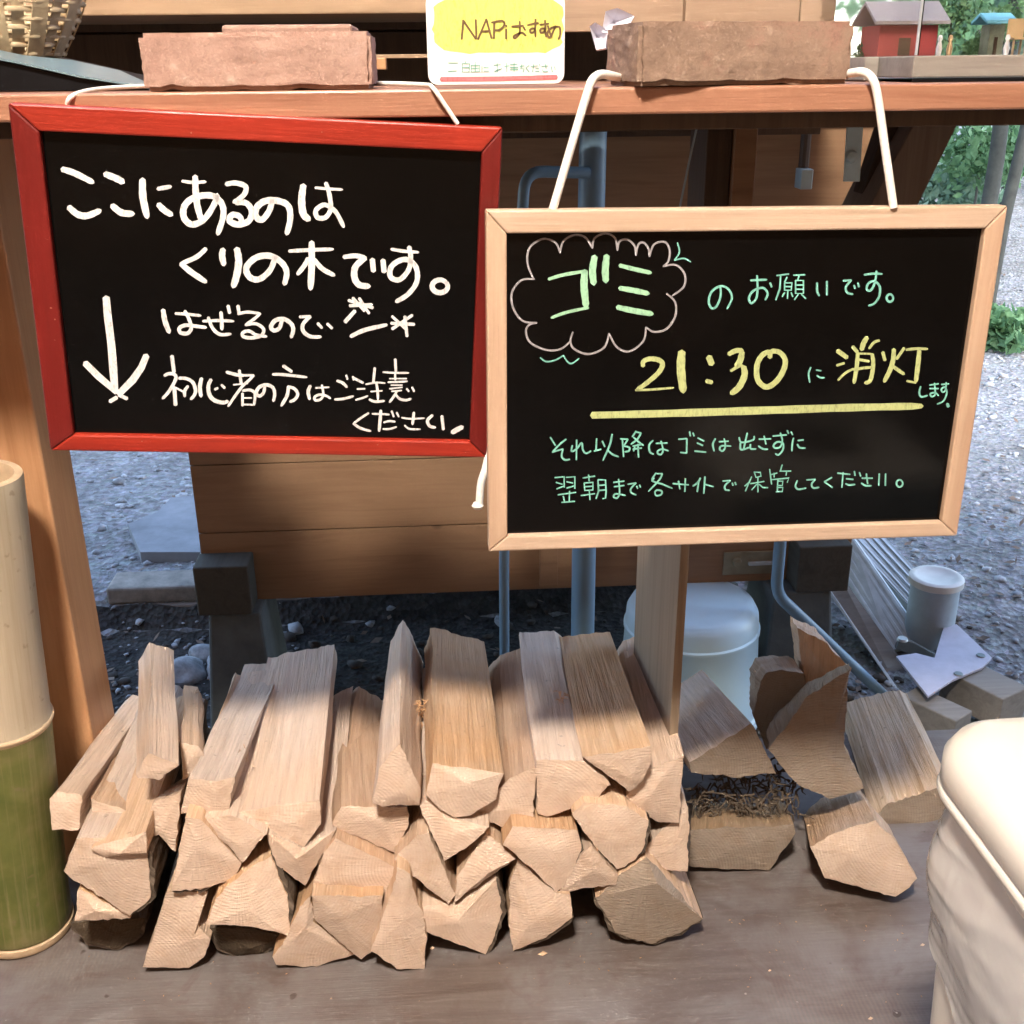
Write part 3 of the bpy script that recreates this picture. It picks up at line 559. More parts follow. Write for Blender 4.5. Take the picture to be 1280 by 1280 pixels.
# small stick behind
p = at(466, 80, 1.35); q = at(534, 70, 1.35)
tag(MB().b2((p.x-.1, 1.35, q.z-.002), (q.x+.15, 1.36, q.z+.002)).build('thin_stick', M['shelf'], None, None, .0005), 'thin pale stick lying in the dark gap left of the card', 'stick')
tag(MB().b2((p.x, 1.30, p.z-.006), (p.x+.017, 1.33, p.z+.006)).build('wood_chip', M['post'], None, None, .001), 'small orange wooden piece right of the pinkish brick', 'wood chip')
# crumpled paper left of worn brick
mb = MB(); rs = random.Random(4)
for q in (((745, 62), (737, 33), (744, 28), (760, 38), (757, 60)), ((752, 40), (757, 14), (772, 10), (793, 20), (778, 45))):
    a_ = [at(x, y, 1.085) for x, y in q]; b_ = [v+Vector((.004, .02+.01*rs.random(), -.001)) for v in a_]; k = len(a_)
    mb.add(a_+b_+[sum(a_, Vector())/k+Vector((0, .014, 0))], [(i, (i+1) % k, 2*k) for i in range(k)]+[(i, k+i, k+(i+1) % k, (i+1) % k) for i in range(k)])
tag(mb.build('crumpled_paper', plain('pale_paper', (.68, .68, .76), .6), None), 'crumpled white and pale blue paper behind the left end of the worn brick', 'paper')
# bamboo woven basket
bc = Vector((at(-6, 0, 1.2).x, 1.2, ZC+.030)); bs = empty('woven_basket', bc, 'woven bamboo basket sitting at the far left end of the counter', 'basket')
prof = lambda z: .052+.034*sin(min(1, z/.085)*pi/2)
for i in range(15):
    z = .003+i*.0075; pts = []
    for k in range(97):
        a_ = 2*pi*k/96; r_ = prof(z)+.0018*(1 if i % 2 else -1)*cos(a_*12); pts.append(bc+Vector((r_*cos(a_), r_*sin(a_), z)))
    MB().tube(pts, .0026, 6, caps=False).build('weaver', M['cane'], bs, 60)
for k in range(24):
    a_ = 2*pi*k/24+.05; w_ = .008 if k % 2 else .0055; mb = MB(); L = []; 
    t_ = Vector((-sin(a_), cos(a_), 0)); nn_ = Vector((cos(a_), sin(a_), 0))
    A = []; 
    for i in range(9):
        z = i*.014; c0 = bc+nn_*(prof(z)+(.0035 if k % 2 else .001))+Vector((0, 0, z)); A.append((c0-t_*w_, c0+t_*w_, c0+t_*w_-nn_*.0015, c0-t_*w_-nn_*.0015))
    vs = [v for r_ in A for v in r_]; fs = [(4*i+j, 4*i+(j+1) % 4, 4*i+4+(j+1) % 4, 4*i+4+j) for i in range(8) for j in range(4)]
    mb.add(vs, fs).build('stave', M['cane'], bs)
mb = MB().lathe([(0, 0), (.05, 0), (.052, .004), (0, .004)], 32, bc); mb.build('base', M['cane'], bs)
# black tray with blue grey cover
tr = empty('black_folder', (at(60, 100, 1.1).x, 1.1, ZC), 'glossy black folder with a blue grey cover lying under the basket', 'folder')
q0 = [at(-60, 62, 1.06), at(30, 80, 1.06), at(100, 96, 1.06), at(170, 107, 1.06), at(186, 110, 1.06)]
mb = MB(); lo = [Vector((v.x, 1.06, ZC+.001)) for v in q0]; hi = [v-Vector((0, 0, .002)) for v in q0]
n_ = len(q0); bk1 = [v+Vector((0, .2, 0)) for v in lo]; bk2 = [v+Vector((0, .2, .004)) for v in hi]
mb.add(lo+hi, [(i, i+1, n_+i+1, n_+i) for i in range(n_-1)]); mb.add(hi+bk2, [(i, i+1, n_+i+1, n_+i) for i in range(n_-1)]); mb.add(bk1+bk2, [(i, n_+i, n_+i+1, i+1) for i in range(n_-1)])
mb.build('body', M['black_p'], tr)
mb = MB(); f0 = [v+Vector((0, -.004, .001)) for v in q0]; f1 = [at(-60, 50, 1.13)+Vector((0, 0, 0)), at(30, 69, 1.13), at(90, 75, 1.13), at(150, 88, 1.13), at(186, 104, 1.11)]
mb.add(f0+f1+[v+Vector((0, 0, -.0015)) for v in f0], [(i, i+1, n_+i+1, n_+i) for i in range(n_-1)]+[(i, i+1, 2*n_+i+1, 2*n_+i) for i in range(n_-1)])
mb.build('cover', M['bluegrey'], tr, 60)

# display case with model village
x0 = at(1062, 90, 1.15).x
cs = empty('display_case', (at(1200, 90, 1.1).x, 1.1, ZC), 'clear acrylic display case on a wooden base at the right end of the counter', 'display case')
xl = at(1146, 90, 1.02).x; xR = xl+.34; yb = 1.36
mb = MB(); mb.b2((xl-.004, 1.02, ZC+.004), (xR, yb, ZC+.022)); mb.build('base', M['oldwood'], cs, None, .001)
for lo_, hi_ in (((xl, 1.024, ZC+.0225), (xR-.01, 1.0265, ZC+.24)), ((xl, 1.027, ZC+.0225), (xl+.0025, yb-.01, ZC+.24)), ((xl+.003, yb-.013, ZC+.0225), (xR-.01, yb-.010, ZC+.24))):
    MB().b2(lo_, hi_).build('clear_panel', M['acrylic'], cs)
MB().b2((xl-.0012, 1.0228, ZC+.0225), (xl-.0002, 1.0268, ZC+.24)).build('edge_strip', M['alu'], cs)
MB().b2((xl-.004, 1.016, ZC+.0005), (xR, 1.019, ZC+.0035)).build('base_trim', M['black_p'], cs)
def mini_house(x, y, w, d, h, wc, rc, label, px=None):
    hs = empty('model_house', (x, y, ZC+.022), label, 'model house')
    MB().b2((x-w/2, y-d/2, ZC+.0225), (x+w/2, y+d/2, ZC+.022+h)).build('wall', wc, hs, None, .0006)
    mb = MB(); z = ZC+.0225+h; ov = .008; a = [(x-w/2-ov, y-d/2-ov, z), (x+w/2+ov, y-d/2-ov, z), (x+w/2+ov, y, z+d*.38), (x-w/2-ov, y, z+d*.38)]
    mb.hexa([Vector(v) for v in a], [Vector(v)+Vector((0, 0, .003)) for v in a]); a = [(x-w/2-ov, y+d/2+ov, z), (x+w/2+ov, y+d/2+ov, z), (x+w/2+ov, y+.0005, z+d*.38), (x-w/2-ov, y+.0005, z+d*.38)]
    mb.hexa([Vector(v) for v in a], [Vector(v)+Vector((0, 0, .003)) for v in a]); mb.build('roof', rc, hs)
    MB().b2((x-w*.15, y-d/2-.0015, ZC+.023), (x+w*.05, y-d/2-.0003, ZC+.022+h*.6)).build('door', M['darkwood'], hs); return hs
mred = plain('model_red', (.33, .05, .05), .6); mblue = plain('model_blue', (.14, .42, .58), .6); mgrey = plain('model_grey', (.36, .34, .35), .6); mtan = plain('model_tan', (.45, .32, .17), .7); mgr = plain('model_stone', (.22, .25, .19), .8, 0, .3, 60)
xa = at(1135, 60, 1.16).x
# red house stands beside the case left part
hs = mini_house(at(1122, 60, 1.18).x, 1.18, .058, .05, .029, mred, mgrey, 'red model house with grey roof inside the display case')
mini_house(at(1238, 60, 1.2).x, 1.2, .016, .02, .030, mgr, mblue, 'tiny model hut with bright blue roof inside the display case')
MB().b2((x0-.004, 1.10, ZC+.001), (xl-.0045, 1.30, ZC+.022)).build('side_base', M['oldwood'], cs, None, .001)
def leafball(name, c, r, n, ls, mat, parent, seed, squash=1.0):
    g = np.random.default_rng(seed); d = g.normal(size=(n, 3)); d /= np.linalg.norm(d, axis=1)[:, None]
    rr = r*(g.random(n)**.45)[:, None]; lump = (1+.35*np.sin(d[:, :1]*5+seed)*np.cos(d[:, 1:2]*4+seed*2)); c0 = np.array(c)+d*rr*lump*np.array([1, 1, squash])
    u = g.normal(size=(n, 3)); u /= np.linalg.norm(u, axis=1)[:, None]; w = np.cross(u, g.normal(size=(n, 3))); w /= np.linalg.norm(w, axis=1)[:, None]
    s = (ls*(.6+.8*g.random(n)))[:, None]
    V = np.stack([c0-u*s, c0+w*s*.5, c0+u*s, c0-w*s*.5], 1).reshape(-1, 3); F = np.arange(4*n).reshape(n, 4)
    return V, F
def leaves(name, balls, mat, parent=None):
    Vs = []; Fs = []; k = 0
    for V, F in balls: Vs.append(V); Fs.append(F+k); k += len(V)
    return np_mesh(name, np.concatenate(Vs), np.concatenate(Fs), mat, parent)
for i, (px, py, yy, r, lab) in enumerate(((1083, 75, 1.2, .014, 'small dark green model tree left of the red model house'), (1190, 20, 1.25, .03, 'tall olive green model tree behind the red model house'), (1220, 62, 1.22, .014, 'low bluish green model shrub left of the blue roofed hut'), (1262, 30, 1.26, .022, 'green model tree right of the blue roofed hut'))):
    c_ = at(px, py, yy); te = empty('model_tree', (c_.x, yy, ZC+.022), lab, 'model tree')
    leaves('crown', [leafball('c', c_, r, 500, .0035, None, None, i+3)], M['leaf'], te)
    MB().tube([Vector((c_.x, yy, ZC+.0225)), c_], [.0018, .001], 6).build('trunk', M['trunk'], te)
for i, (px, lab) in enumerate(((1173, 'white model figure beside the red model house'), (1186, 'tan model figure second right of the red model house'), (1257, 'small pale model figure by the toy chair'))):
    c_ = at(px, 66, 1.1); z0 = ZC+.0225
    tag(MB().lathe([(.0022, 0), (.0030, .006), (.0018, .011), (.0013, .012), (.0024, .0145), (.0015, .0175), (0, .018)], 10, (c_.x, 1.1, z0)).build('figurine', [M['card'], mtan, M['card']][i], None, 60), lab, 'figurine')
c_ = at(1271, 55, 1.12); ch_ = empty('model_chair', (c_.x, 1.12, ZC+.022), 'tan wooden model chair at the right edge of the display case', 'model chair')
for dx in (-.006, .006): 
    for dy in (-.005, .005): MB().b2((c_.x+dx-.0008, 1.12+dy-.0008, ZC+.0226), (c_.x+dx+.0008, 1.12+dy+.0008, ZC+.036)).build('leg', mtan, ch_)
MB().b2((c_.x-.008, 1.112, ZC+.0362), (c_.x+.008, 1.128, ZC+.038)).build('seat', mtan, ch_)
MB().b2((c_.x-.008, 1.126, ZC+.0382), (c_.x+.008, 1.128, ZC+.055)).build('backrest', mtan, ch_)

# ------------------------------------------------------------------ deck, posts, timbers under the counter
dk = empty('deck', (0, 0, 0), kind='structure')
ys = [-2.6, -1.7, -.8, .1, 1.47]
for i in range(4): MB().b2((-2.6, ys[i]+.001, -.03), (2.6, ys[i+1]-.001, 0)).build('deck_board', M['deck'], dk, None, .0015)
MB().b2((-2.6, 1.43, -.17), (2.6, 1.455, -.031)).build('edge_joist', M['darkwood'], dk)
p0 = at(47, 540, 1.24); X1 = p0.x
po = empty('timber_post', (X1-.045, 1.28, 0), 'orange brown square timber post at the left behind the bamboo', 'post')
MB().b2((X1-.10, 1.24, 0.0005), (X1, 1.335, ZC-.0365)).build('post_body', M['post'], po, None, .003)
px_ = at(853, 900, 1.13)
dv = empty('divider_board', (at(853, 900, 1.13).x, 1.3, 0), 'upright weathered board dividing the fresh firewood from the grey firewood', 'board')
dt = at(868, 685, 1.10); db = at(852, 1085, 1.16)
xd = (dt.x+db.x)/2
MB().hexa([Vector((dt.x-.010, 1.12, .60)), Vector((dt.x, 1.12, .60)), Vector((dt.x, 1.385, .60)), Vector((dt.x-.010, 1.385, .60))],
          [Vector((dt.x-.012, 1.13, .001)), Vector((dt.x-.001, 1.13, .001)), Vector((dt.x-.001, 1.38, .001)), Vector((dt.x-.012, 1.38, .001))]).build('divider_panel', M['divider'], dv, None, .001)
a = at(920, 160, 1.30); b = at(948, 160, 1.30)
sp = empty('hanging_brace', (a.x, 1.34, .70), 'short orange wooden bracket post under the counter behind the birch board', 'bracket')
MB().b2((a.x, 1.30, .62), (b.x, 1.40, at(930, 160, 1.3).z)).build('bracket_post', M['panel'], sp, None, .001)
MB().b2((a.x-.030, 1.31, .62), (a.x-.001, 1.40, ZC-.04)).build('shaded_side', M['darkwood'], sp, None, .001)  # shaded left side of the post, put in as a dark timber piece
MB().b2((a.x-.001, 1.30, at(930, 160, 1.3).z+.001), (b.x+.002, 1.40, ZC-.024)).build('head_block', M['darkwood'], sp)
a = at(880, 210, 1.45); b = at(895, 210, 1.45)
tag(MB().b2((a.x, 1.45, .5), (b.x, 1.48, a.z)).build('small_stake', M['panel'], None, None, .001), 'narrow orange stake left of the bracket post under the counter', 'stake')
# thin wire
tag(MB().tube([at(877, 134, 1.25), at(864, 190, 1.24), at(850, 258, 1.23), at(843, 300, 1.22)], .0012, 6).build('thin_wire', M['pipe_w'], None), 'thin pale wire slanting under the counter above the birch board', 'wire')
# knee brace
def slab_px(q, Y, dep, name, mat, parent=None, bevel=.002):
    a = [at(x, y, Y) for x, y in q]; b = [v+Vector((0, dep, 0)) for v in a]; k = len(a)
    mb = MB(); mb.add(a+b, [tuple(range(k)), tuple(range(2*k-1, k-1, -1))]+[(i, k+i, k+(i+1) % k, (i+1) % k) for i in range(k)])
    return mb.build(name, mat, parent, None, bevel)
tag(slab_px(((1157, 128), (1211, 128), (1151, 250), (1085, 380), (1030, 380), (1092, 250)), 1.32, .09, 'knee_brace', M['brace']), 'dark diagonal knee brace under the right end of the counter', 'brace')
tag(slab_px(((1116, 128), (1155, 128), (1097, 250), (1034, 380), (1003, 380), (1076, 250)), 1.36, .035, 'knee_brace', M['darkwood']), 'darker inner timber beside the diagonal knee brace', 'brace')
# pipes
def pipe(name, pts, r, mat, label): return tag(MB().tube(pts, r, 20).build(name, mat, None, 50), label, 'pipe')
pp = at(729, 745, 1.72); pipe('drain_pipe', [Vector((pp.x, 1.72, -.24)), Vector((pp.x, 1.72, .4)), Vector((pp.x+.004, 1.72, .96))], .0208, M['pipe'], 'thick blue grey vertical pipe behind the firewood under the birch board')
def arc(pts, n=6):
    out = []; P = [Vector(p) for p in pts]
    out.append(P[0])
    for i in range(1, len(P)-1):
        a = P[i]+(P[i-1]-P[i])*.0; d0 = (P[i-1]-P[i]); d1 = (P[i+1]-P[i]); r = min(.03, d0.length*.4, d1.length*.4)
        s0 = P[i]+d0.normalized()*r; s1 = P[i]+d1.normalized()*r
        for k in range(n+1): t = k/n; out.append(s0*(1-t)**2+P[i]*2*t*(1-t)+s1*t*t)
    out.append(P[-1]); return out
pl = at(628, 750, 1.66); pt_ = at(656, 214, 1.66)
pipe('water_pipe', arc([Vector((pl.x, 1.66, -.24)), at(630, 690, 1.66), pt_, at(735, 216, 1.70)]), .0085, M['pipe'], 'thin blue grey pipe with an elbow left of the thick pipe')
pr = at(970, 720, 1.86)
e_ = atz(1108, 872, -.235)
pipe('water_pipe', arc([Vector((pr.x, 1.86, .62)), at(970, 742, 1.86), e_]), .0115, M['pipe'], 'blue grey pipe bending diagonally to the lower right past the concrete pier')

# ------------------------------------------------------------------ cabinet wall behind
WY = 2.0; xl_ = at(242, 620, WY).x; xr_ = at(1062, 700, WY).x
wl = empty('sink_cabinet', ((xl_+xr_)/2, WY, .02), 'brown boarded sink cabinet standing outside behind the signs', 'cabinet')
z = .019; hs_ = [.148, .14, .15, .15, .15, .16]
for i, h in enumerate(hs_):
    MB().b2((xl_, WY, z+.0008), (xr_, WY+.02, z+h-.0012)).build('board', M['panel'], wl, None, .001); z += h
MB().b2((xl_+.001, WY+.021, .03), (xr_-.001, WY+.55, z-.01)).build('cabinet_body', M['darkwood'], wl)
MB().b2((xl_-.02, WY-.03, z+.001), (xr_+.02, WY+.58, z+.02)).build('cabinet_top', M['alu_d'], wl)
# stiles
for px in (678, 812):
    a = at(px, 700, WY); MB().b2((a.x-.006, WY-.012, .03), (a.x+.03, WY-.001, .28)).build('batten', M['panel'], wl, None, .001)
def beam_foot(x0px, x1px, yt, yb, pierx, label, k):
    a = at(x0px, yt, 1.93); b = at(x1px, yb, 1.93)
    e = empty('cabinet_foot', ((a.x+b.x)/2, 1.96, -.25), label, 'footing')
    MB().b2((a.x, 1.93, b.z), (b.x, WY-.001, a.z)).build('beam_end', M['beam_end'], e, None, .003)
    p = at(pierx[0], 770, 1.95).x; q = at(pierx[1], 770, 1.95).x
    mb = MB(); ins = .0; w = .02
    mb.hexa([Vector((p, 1.94, b.z-.002)), Vector((q, 1.94, b.z-.002)), Vector((q, 2.10, b.z-.002)), Vector((p, 2.10, b.z-.002))][::-1],
            [Vector((p-w, 1.90, -.27)), Vector((q+w, 1.90, -.27)), Vector((q+w, 2.14, -.27)), Vector((p-w, 2.14, -.27))][::-1])
    mb.build('concrete_pier', M['conc_d'], e, None, .006); return e
beam_foot(240, 316, 710, 768, (262, 328), 'squared beam end on a dark concrete pier under the left of the cabinet', 0)
beam_foot(1000, 1060, 684, 739, (962, 1034), 'squared beam end on a concrete pier behind the right blue grey pipe', 1)
a = at(905, 690, WY-.003); b = at(962, 716, WY-.003)
lt = empty('metal_latch', ((a.x+b.x)/2, WY, b.z), 'dull metal latch plate with a bolt low on the cabinet boards', 'latch')
MB().b2((a.x, WY-.006, b.z), (b.x+.02, WY-.002, a.z)).build('plate', M['brass'], lt, None, .001)
MB().lathe([(0, -.008), (.008, -.007), (.010, 0)], 16, at(921, 702, WY-.006), Matrix.Rotation(radians(-90), 3, 'X')).build('bolt', M['brass'], lt, 50)
MB().b2((a.x+.05, WY-.014, (a.z+b.z)/2-.003), (b.x+.01, WY-.0065, (a.z+b.z)/2+.004)).build('slide_bar', M['alu'], lt, None, .001)
a = at(1058, 138, 1.335); b = at(1077, 226, 1.335)
bp = empty('zinc_bracket', (a.x, 1.335, b.z), 'pale blue zinc strap plate with a bolt under the counter', 'bracket')
bx = MB(); bx.hexa([at(1061, 128, 1.335), at(1081, 128, 1.335), at(1075, 227, 1.335), at(1055, 227, 1.335)], [v+Vector((0, .004, 0)) for v in (at(1061, 128, 1.335), at(1081, 128, 1.335), at(1075, 227, 1.335), at(1055, 227, 1.335))]); bx.build('strap', M['steel'], bp, None, .0008)
MB().lathe([(0, .006), (.006, .005), (.008, 0)], 16, at(1064, 196, 1.334), Matrix.Rotation(radians(90), 3, 'X')).build('bolt', M['steel'], bp, 50)
a = at(1000, 211, 1.95); b = at(1013, 236, 1.95)
sw = tag(MB().b2((a.x, 1.94, b.z), (b.x, 1.975, a.z)).build('junction_box', M['pipe_w'], None, None, .002), 'small grey junction box with a conduit on the cabinet wall', 'junction box')
MB().tube([Vector(((a.x+b.x)/2, 1.965, a.z+.001)), Vector(((a.x+b.x)/2, 1.965, a.z+.12))], .009, 10).build('conduit', M['darkwood'], sw)

# bucket
bc = at(866, 748, 1.93); bz0 = -.24; H = bc.z-bz0
bu = empty('upturned_bucket', (bc.x, bc.y, bz0), 'pale blue plastic bucket upside down behind the divider board', 'bucket')
r0 = .132
MB().lathe([(0, H), (r0*.80, H), (r0*.92, H-.006), (r0*.985, H-.022), (r0, H-.045), (r0*1.0, H-.05), (r0*1.025, H-.053), (r0*1.025, H-.060), (r0*1.005, H-.064), (r0*1.07, .03), (r0*1.07, .02)], 64, (bc.x, bc.y, bz0)).build('bucket_body', M['bluebucket'], bu, 45)
MB().lathe([(r0*1.07, .024), (r0*1.12, .022), (r0*1.13, .004), (r0*1.08, 0)], 64, (bc.x, bc.y, bz0)).build('rim', M['bluebucket'], bu, 45)
# capped stub
sc_ = at(1171, 720, 2.12)
st = empty('capped_pipe_stub', (sc_.x, 2.12, -.2), 'pale capped round pipe stub standing on the gravel at right', 'pipe')
MB().lathe([(.052, 0), (.052, sc_.z+.2-.014)], 40, (sc_.x, 2.12, -.2)).build('stub_body', plain('stub_grey', (.36, .44, .48), .5), st, 50)
MB().lathe([(.055, -.018), (.058, -.016), (.058, -.002), (.053, .002), (.044, .001), (.040, -.003), (0, -.003)], 40, sc_).build('cap', plain('stub_cap', (.62, .62, .58), .5), st, 50)

# aluminium ladder remains
ld = empty('folded_step_ladder', (at(1130, 780, 2.2).x, 2.2, -.2), 'weathered aluminium step ladder frame lying on the gravel at right', 'ladder')
def ribbed(p0, p1, w, h, name, mat, nr=5):
    p0 = Vector(p0); p1 = Vector(p1); d = (p1-p0); L = d.length; y = d.normalized(); zz = (Vector((0, -.55, 1))-y*Vector((0, -.55, 1)).dot(y)).normalized(); x = y.cross(zz)
    Mx = Matrix((x, y, zz)).transposed(); mb = MB().box((p0+p1)/2, (w, L, h), Mx)
    for i in range(nr):
        u = (i+.5)/nr-.5; mb.box((p0+p1)/2+x*(u*w*.92)+zz*(h/2+.0012), (w/nr*.45, L, .0024), Mx)
    return mb.build(name, mat, ld, None, .0008)
def rail_px(q, yt, yb, th, name, mat, ribs=0):
    A_, B_, C_, D_ = at(*q[0], yt), at(*q[1], yt), at(*q[2], yb), at(*q[3], yb)   # A,B upper end; C,D lower end (A-D and B-C are the long sides)
    n_ = (B_-A_).cross(D_-A_).normalized()
    if n_.z < 0: n_ = -n_
    mb = MB().hexa([A_, B_, C_, D_], [v-n_*th for v in (A_, B_, C_, D_)])
    for i in range(ribs):
        u0, u1 = (i+.22)/ribs, (i+.78)/ribs
        t4 = [A_.lerp(B_, u0), A_.lerp(B_, u1), D_.lerp(C_, u1), D_.lerp(C_, u0)]; mb.hexa([v+n_*.0022 for v in t4], [v+n_*.0001 for v in t4])
    return mb.build(name, mat, ld, None, .0006)
rail_px(((1056, 670), (1096, 660), (1196, 766), (1164, 788)), 2.42, 2.16, .028, 'ribbed_rail', M['alu'], 5)
rail_px(((1036, 692), (1064, 668), (1152, 794), (1114, 815)), 2.36, 2.10, .028, 'ribbed_rail', M['alu'], 5)
rail_px(((1060, 676), (1078, 684), (1172, 812), (1142, 800)), 2.44, 2.17, .006, 'web_plate', M['alu_d'])
rail_px(((1026, 724), (1046, 712), (1166, 880), (1132, 880)), 2.24, 1.98, .04, 'base_rail', M['oldwood'])
rail_px(((1034, 738), (1037, 736), (1130, 872), (1126, 873)), 2.20, 1.96, .03, 'side_flange', M['alu'])
def flat_px(q, zf, th, name, mat, parent):
    a = [Vector(v) for v in q]; b = [v-Vector((0, 0, th)) for v in a]; k = len(a); mb = MB()
    mb.add(a+b, [tuple(range(k)), tuple(range(2*k-1, k-1, -1))]+[(i, k+i, k+(i+1) % k, (i+1) % k) for i in range(k)]); return mb.build(name, mat, parent, None, .001)
zpl = -.145
pln = [atz(x, y, zpl) for x, y in ((1120, 820), (1145, 816), (1168, 822), (1180, 782), (1196, 780), (1240, 822), (1228, 834), (1190, 850), (1160, 870))]
flat_px(pln, 0, .006, 'corner_plate', M['plate'], ld)
for x, y, r in ((1226, 820, .008), (1198, 843, .008)):
    MB().lathe([(0, .003), (r, .003), (r*1.2, .001)], 14, atz(x, y, zpl)).build('bolt_hole', M['alu_d'], ld)
MB().lathe([(0, .006), (.010, .005), (.012, 0)], 16, at(1128, 800, 2.03)).build('pivot', M['alu'], ld, 50)
slab_px(((1172, 772), (1184, 772), (1192, 828), (1180, 832), (1166, 806)), 2.08, .012, 'hinge_arm', M['alu_d'], ld)
slab_px(((1124, 800), (1140, 802), (1170, 818), (1164, 826), (1120, 812)), 2.06, .01, 'hinge_arm', M['alu_d'], ld)
tag(MB().box(atz(1228, 866, -.19), (.085, .14, .07), Matrix.Rotation(.5, 3, 'Z')).build('lumber_block', M['oldwood'], None, None, .003), 'grey lumber block under the pale ladder plate', 'block')
tag(MB().box(atz(1168, 895, -.2), (.06, .12, .06), Matrix.Rotation(.6, 3, 'Z')).build('lumber_block', M['oldwood'], None, None, .003), 'dark lumber offcut just behind the ribbed firewood piece', 'block')

# kerb & slab outdoors
kz = -.148; ky = 2.43
kb = empty('kerb', (at(190, 730, ky).x, ky, -.25), 'pale concrete kerb in the gap left of the cabinet foot', 'kerb')
xk0 = at(132, 740, ky).x; xk1 = xl_+.25
MB().b2((xk0, ky, -.19), (xk1, ky+.10, kz)).build('kerb_stone', M['conc'], kb, None, .006)
MB().b2((xk0+.01, ky-.012, -.27), (xk1, ky+.08, -.192)).build('kerb_foot', plain('kerb_foot', (.20, .16, .13), .9), kb, None, .004)
sb = [atz(x, y, -.138) for x, y in ((175, 690), (250, 690), (250, 618), (214, 622), (196, 640), (160, 655))]
tag(flat_px(sb, 0, .03, 'concrete_slab', plain('slab_concrete', (.19, .20, .215), .85, 0, .25, 10, .5), None), 'broken grey concrete slab lying in the gravel beyond the kerb', 'slab')

# ground
def gz(x, y):
    t = min(1, max(0, (y-2.36)/.10)); t = t*t*(3-2*t)
    if x > .6: t2 = min(1, max(0, (y-1.9)/.5)); t = max(t, t2*min(1, (x-.6)/.3))
    z = -.255+.09*t
    if y > 5.2: z += (y-5.2)*.10
    return z+.012*noise.noise(Vector((x*3, y*3, 0)))+.006*noise.noise(Vector((x*14, y*14, 4)))
def grid(xs, ys_, name, mat):
    V = [(x, y, gz(x, y)) for y in ys_ for x in xs]; nx = len(xs)
    F = [(j*nx+i, j*nx+i+1, (j+1)*nx+i+1, (j+1)*nx+i) for j in range(len(ys_)-1) for i in range(nx-1)]
    return np_mesh(name, V, F, mat, None, 60)
xs = sorted(set([-200, -60, -20, -10]+[-6+i*.06 for i in range(201)]+[10, 20, 60, 200])); ysg = [-60, -10, 0, 1.0]+[1.4+i*.05 for i in range(90)]+[6+i*.4 for i in range(30)]+[20, 30, 60, 200]
# keep far ground gently level
_gz = gz
def gz(x, y):
    z = _gz(x, min(y, 9)); return z
g = grid(xs, ysg, 'ground', M['gravel']); tag(g, kind='structure')
# dark soil sheet under the cabinet and behind the deck
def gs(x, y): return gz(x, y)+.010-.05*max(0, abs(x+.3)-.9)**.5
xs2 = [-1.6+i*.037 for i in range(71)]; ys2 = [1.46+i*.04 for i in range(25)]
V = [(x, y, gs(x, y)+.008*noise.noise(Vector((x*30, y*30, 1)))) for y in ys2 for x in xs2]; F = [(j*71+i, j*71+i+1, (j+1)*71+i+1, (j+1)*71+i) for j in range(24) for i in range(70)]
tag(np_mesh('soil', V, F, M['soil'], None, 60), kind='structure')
ico = None
def rocks(name, spots, mat, kind=True):
    global ico
    if ico is None:
        bm = bmesh.new(); bmesh.ops.create_icosphere(bm, subdivisions=1, radius=1); bm.verts.ensure_lookup_table()
        ico = (np.array([v.co[:] for v in bm.verts]), np.array([[v.index for v in f.verts] for f in bm.faces])); bm.free()
    g = np.random.default_rng(len(spots)); Vs = []; Fs = []
    for k, (x, y, s) in enumerate(spots):
        v = ico[0]*(1+.28*g.normal(size=(12, 1))*.8)*np.array([1, .6+.5*g.random(), .35+.35*g.random()])*s
        a = g.random()*6.28; ca, sa = cos(a), sin(a); v = np.stack([v[:, 0]*ca-v[:, 1]*sa, v[:, 0]*sa+v[:, 1]*ca, v[:, 2]], 1)+np.array([x, y, gz(x, y)+s*.15+(.010 if y < 2.4 and abs(x+.3) < 1.15 else 0)]); Vs.append(v); Fs.append(ico[1]+12*k)
    o = np_mesh(name, np.concatenate(Vs), np.concatenate(Fs), mat)
    return tag(o, kind='stuff')
rs = random.Random(3)
sp1 = []
for i in range(7500):
    y = 1.5+rs.random()**1.3*5.0; x = rs.uniform(-.55*y-.2, -.15*y) if rs.random() < .45 else rs.uniform(.25*y, .62*y+.3)
    sp1.append((x, y, .003+.011*rs.random()**3))
sp2 = []
for i in range(700):
    sp2.append((rs.uniform(-.9, 1.2), rs.uniform(1.5, 2.4), .004+.016*rs.random()**3))
for i in range(700):
    y = 2.3+rs.random()*3.5; sp1.append((rs.uniform(-.6*y, .65*y), y, .009+.014*rs.random()**2))
M['clod'] = plain('soil_clods', (.055, .045, .036), .9, 0, .5, 40, .5)
tag(rocks('soil_clods', sp2, M['clod']), 'dark soil clods and small stones under the cabinet', 'soil')
tag(rocks('gravel_stones', sp1, M['rock']), 'scattered small grey stones over the gravel ground', 'gravel')
for i, (px, py, s, lab) in enumerate(((232, 845, .045, 'pale rounded stone behind the upright light log at left'), (205, 868, .03, 'small grey stone left of the concrete pier foot'), (290, 838, .055, 'mossy grey stone at the foot of the left concrete pier'), (112, 640, .02, 'small dark stone beside the timber post'), (255, 820, .03, 'jagged pale stone between the kerb and the pier'))):
    p = atz(px, py, -.24); bm = bmesh.new(); bmesh.ops.create_icosphere(bm, subdivisions=3, radius=s)
    for v in bm.verts:
        v.co *= 1+.35*noise.noise(v.co*22+Vector((i*3, 0, 0))); v.co.z *= .7
    me = bpy.data.meshes.new('stone'); bm.to_mesh(me); bm.free(); o = link('stone', me, M['rock'], None, 30); o.location = p+Vector((0, 0, s*.2)); tag(o, lab, 'stone')
